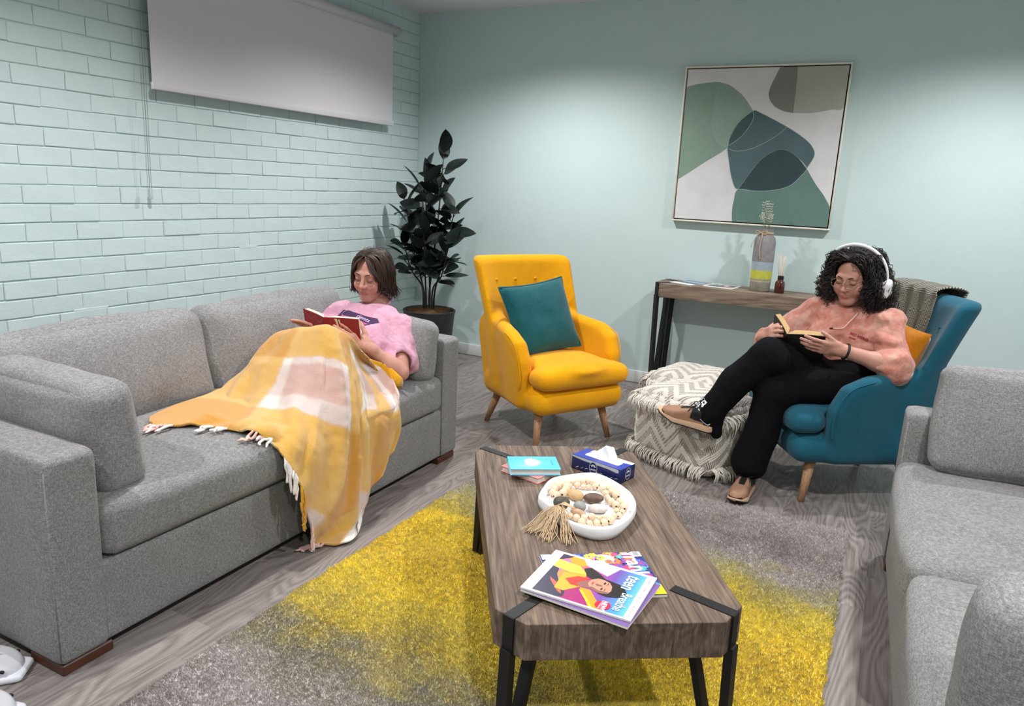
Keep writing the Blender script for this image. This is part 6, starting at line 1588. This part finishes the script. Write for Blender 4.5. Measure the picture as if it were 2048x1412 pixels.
# curly hair
def hair_curls(c, R, seed, n=860):
    rr = random.Random(seed); acc = Acc(); L = lambda p: c + R @ np.asarray(p, float); upw = R.T @ np.array([0, 0, 1.0])
    for i in range(n):
        s = -1 if rr.random() < .5 else 1; t_ = rr.random(); al = math.radians(30 + 150 * t_ ** .9); lay = rr.random()
        sx, cy_ = math.sin(al), math.cos(al)
        root = np.array([s * (.008 + .055 * rr.random() * sx), .066 - .125 * t_ - .01 * rr.random(), .110 - .026 * rr.random()])
        r1x, r1y = .096 + .032 * lay, .112 + .026 * lay; r2x, r2y = .108 + .050 * lay, .110 + .036 * lay
        p1 = np.array([s * r1x * sx * .82, -.014 + r1y * cy_ * .80, .085 + .022 * lay]); p2 = np.array([s * r1x * sx * 1.08, -.02 + r1y * cy_, .020]); 
        if al < math.radians(52):
            root = np.array([s * rr.uniform(-.012, .02), .072 - .02 * rr.random(), .106]); p1 = np.array([s * (.045 + .01 * lay), .080 - .03 * rr.random(), .098 + .018 * lay]); p2 = np.array([s * (.084 + .016 * lay), .052 - .02 * lay, .030])
        ln = rr.uniform(.55, 1.0) if lay > .3 else rr.uniform(.75, 1.0)
        if al < math.radians(60): ln *= .92
        p3 = np.array([s * r2x * sx * 1.08, -.026 + r2y * cy_ * .96, -.062 * ln]); p4 = np.array([s * r2x * sx * 1.10, -.036 + r2y * cy_ * .90, -.178 * ln])
        for p in (p1, p2, p3, p4): p += np.array([rr.gauss(0, .007) for _ in range(3)])
        m_ = 34; P = catmull([L(p) for p in (root, p1, p2, p3, p4)], m_); tt = np.linspace(0, 1, m_)
        T = np.gradient(P, axis=0); T /= np.linalg.norm(T, axis=1)[:, None]; ref = nrm(R[:, 1] + .3); N_ = np.cross(T, ref); N_ /= np.linalg.norm(N_, axis=1)[:, None]; B_ = np.cross(T, N_)
        tw = rr.uniform(5.5, 9); ph = rr.uniform(0, 6.28); am = np.clip((tt - .08) / .35, 0, 1) * rr.uniform(.006, .012)
        P = P + am[:, None] * (np.cos(tw * 2 * PI * tt + ph)[:, None] * N_ + np.sin(tw * 2 * PI * tt + ph)[:, None] * B_)
        acc.tube(P, np.linspace(1, .35, m_) * rr.uniform(.0019, .0033), 4, col=np.array(lin(34, 28, 27)) * rr.uniform(.5, 1.8), caps=False)
        if rr.random() < .25: acc.tube(P + np.array([rr.gauss(0, .006) for _ in range(3)]), .0007, 3, col=np.array(lin(48, 40, 38)), caps=False)
    return acc
hc = hair_curls(H2, R2, 21); V, F, C = hair_cap(H2, R2, .006, lin(22, 18, 17), ((.0, .118, -.022), (.082, .100, .128))); hc.add(V, F, col=C)
child(hc.obj('hair', M['hair'], None), P2)
# glasses
L2 = lambda *p: H2 + R2 @ np.array(p, float); gl = Acc()
for s in (-1, 1):
    gl.tube([L2(s * (.033 + .0255 * math.cos(a) * (1 if math.sin(a) < 0 else 1.05)), .107 - .10 * (.0255 * math.cos(a) + .0255) * (1 if s * math.cos(a) * s > 0 else 0), -.002 + .0225 * math.sin(a)) for a in np.linspace(0, 2 * PI, 30)], .0013, 6)
    gl.tube(catmull([L2(s * .0585, .100, .008), L2(s * .072, .06, .012), L2(s * .079, .0, .010)], 10), .0014, 5)
gl.tube(catmull([L2(-.0085, .108, .003), L2(0, .1115, .007), L2(.0085, .108, .003)], 8), .0013, 5)
gs = child(gl.obj('eyeglasses', simple('gold_wire', lin(150, 128, 108), .3, metal=.7), None), P2)
# headphones
hp = thing('headphones', 'white over-ear headphones on the curly-haired reader', 'headphones', tuple(H2)); mhp = simple('headphone_white', lin(236, 234, 232), .35)
ac = Acc(); ar = []
for a in np.linspace(.0, PI, 40): ar.append(R2 @ np.array([-.146 * math.cos(a), -.012 - .012 * math.sin(a), -.012 + .162 * math.sin(a) ** .85]))
V, F, e = tube(np.array(ar), [.0060 + .0050 * math.sin(PI * i / 39) for i in range(40)], 10, flat=.8); ac.add(V, F, e).obj('headband', mhp, hp)
for s in (-1, 1):
    V, F = softbox((.034, .066, .082), .017, 10); me_obj('ear_cup', (V + np.array([s * .148, -.006, -.034])) @ R2.T, F, mhp, hp)
    V, F = softbox((.020, .060, .074), .010, 8); me_obj('ear_pad', (V + np.array([s * .124, -.006, -.034])) @ R2.T, F, simple('ear_pad_grey', lin(190, 188, 186), .8), hp)
# book in the armchair reader's hands
wr_ = nrm([.96, .12, .03]); hh = np.array([-.15, -.55, .80]); hh = nrm(hh - wr_ * (hh @ wr_))
B2_ = open_book('open_book', 'black paperback with tan page edges held by the armchair reader', np.array([3.140, -1.615, .778]), hh, -.42 * wr_ + .90 * (np.cross(hh, wr_) if np.cross(hh, wr_)[1] > 0 else -np.cross(hh, wr_)), wr_, .20, .145, .165, .024, .030, simple('black_cover', lin(16, 16, 18), .4), simple('tan_pages', lin(190, 156, 112), .9, lin(170, 136, 94), 400), toward=(.27, .27, .26))

nB = np.cross(hh, wr_); nB = nB if nB @ np.array([.27, .27, .26]) > 0 else -nB
bm = bmesh.new(); rq = random.Random(2)
for k in range(26):
    a = PI * (k % 13) / 12; r_ = .006 + .010 * rq.random(); cx_, cy_ = .075 + r_ * 1.2 * math.cos(a), .040 - r_ * math.sin(a); sz = rq.uniform(.0018, .0032)
    off_ = -.0030 + .5 * .010 * math.sin(PI * cx_ / .165 * .9)
    vs = [bm.verts.new(wr_ * (cx_ + p) - hh * (cy_ + q) + nB * off_) for p, q in ((-sz, 0), (0, -sz), (sz, 0), (0, sz))]; bm.faces.new(vs)
bm_obj('cover_emblem', bm, col('cover_grey', (112, 112, 114)), B2_)
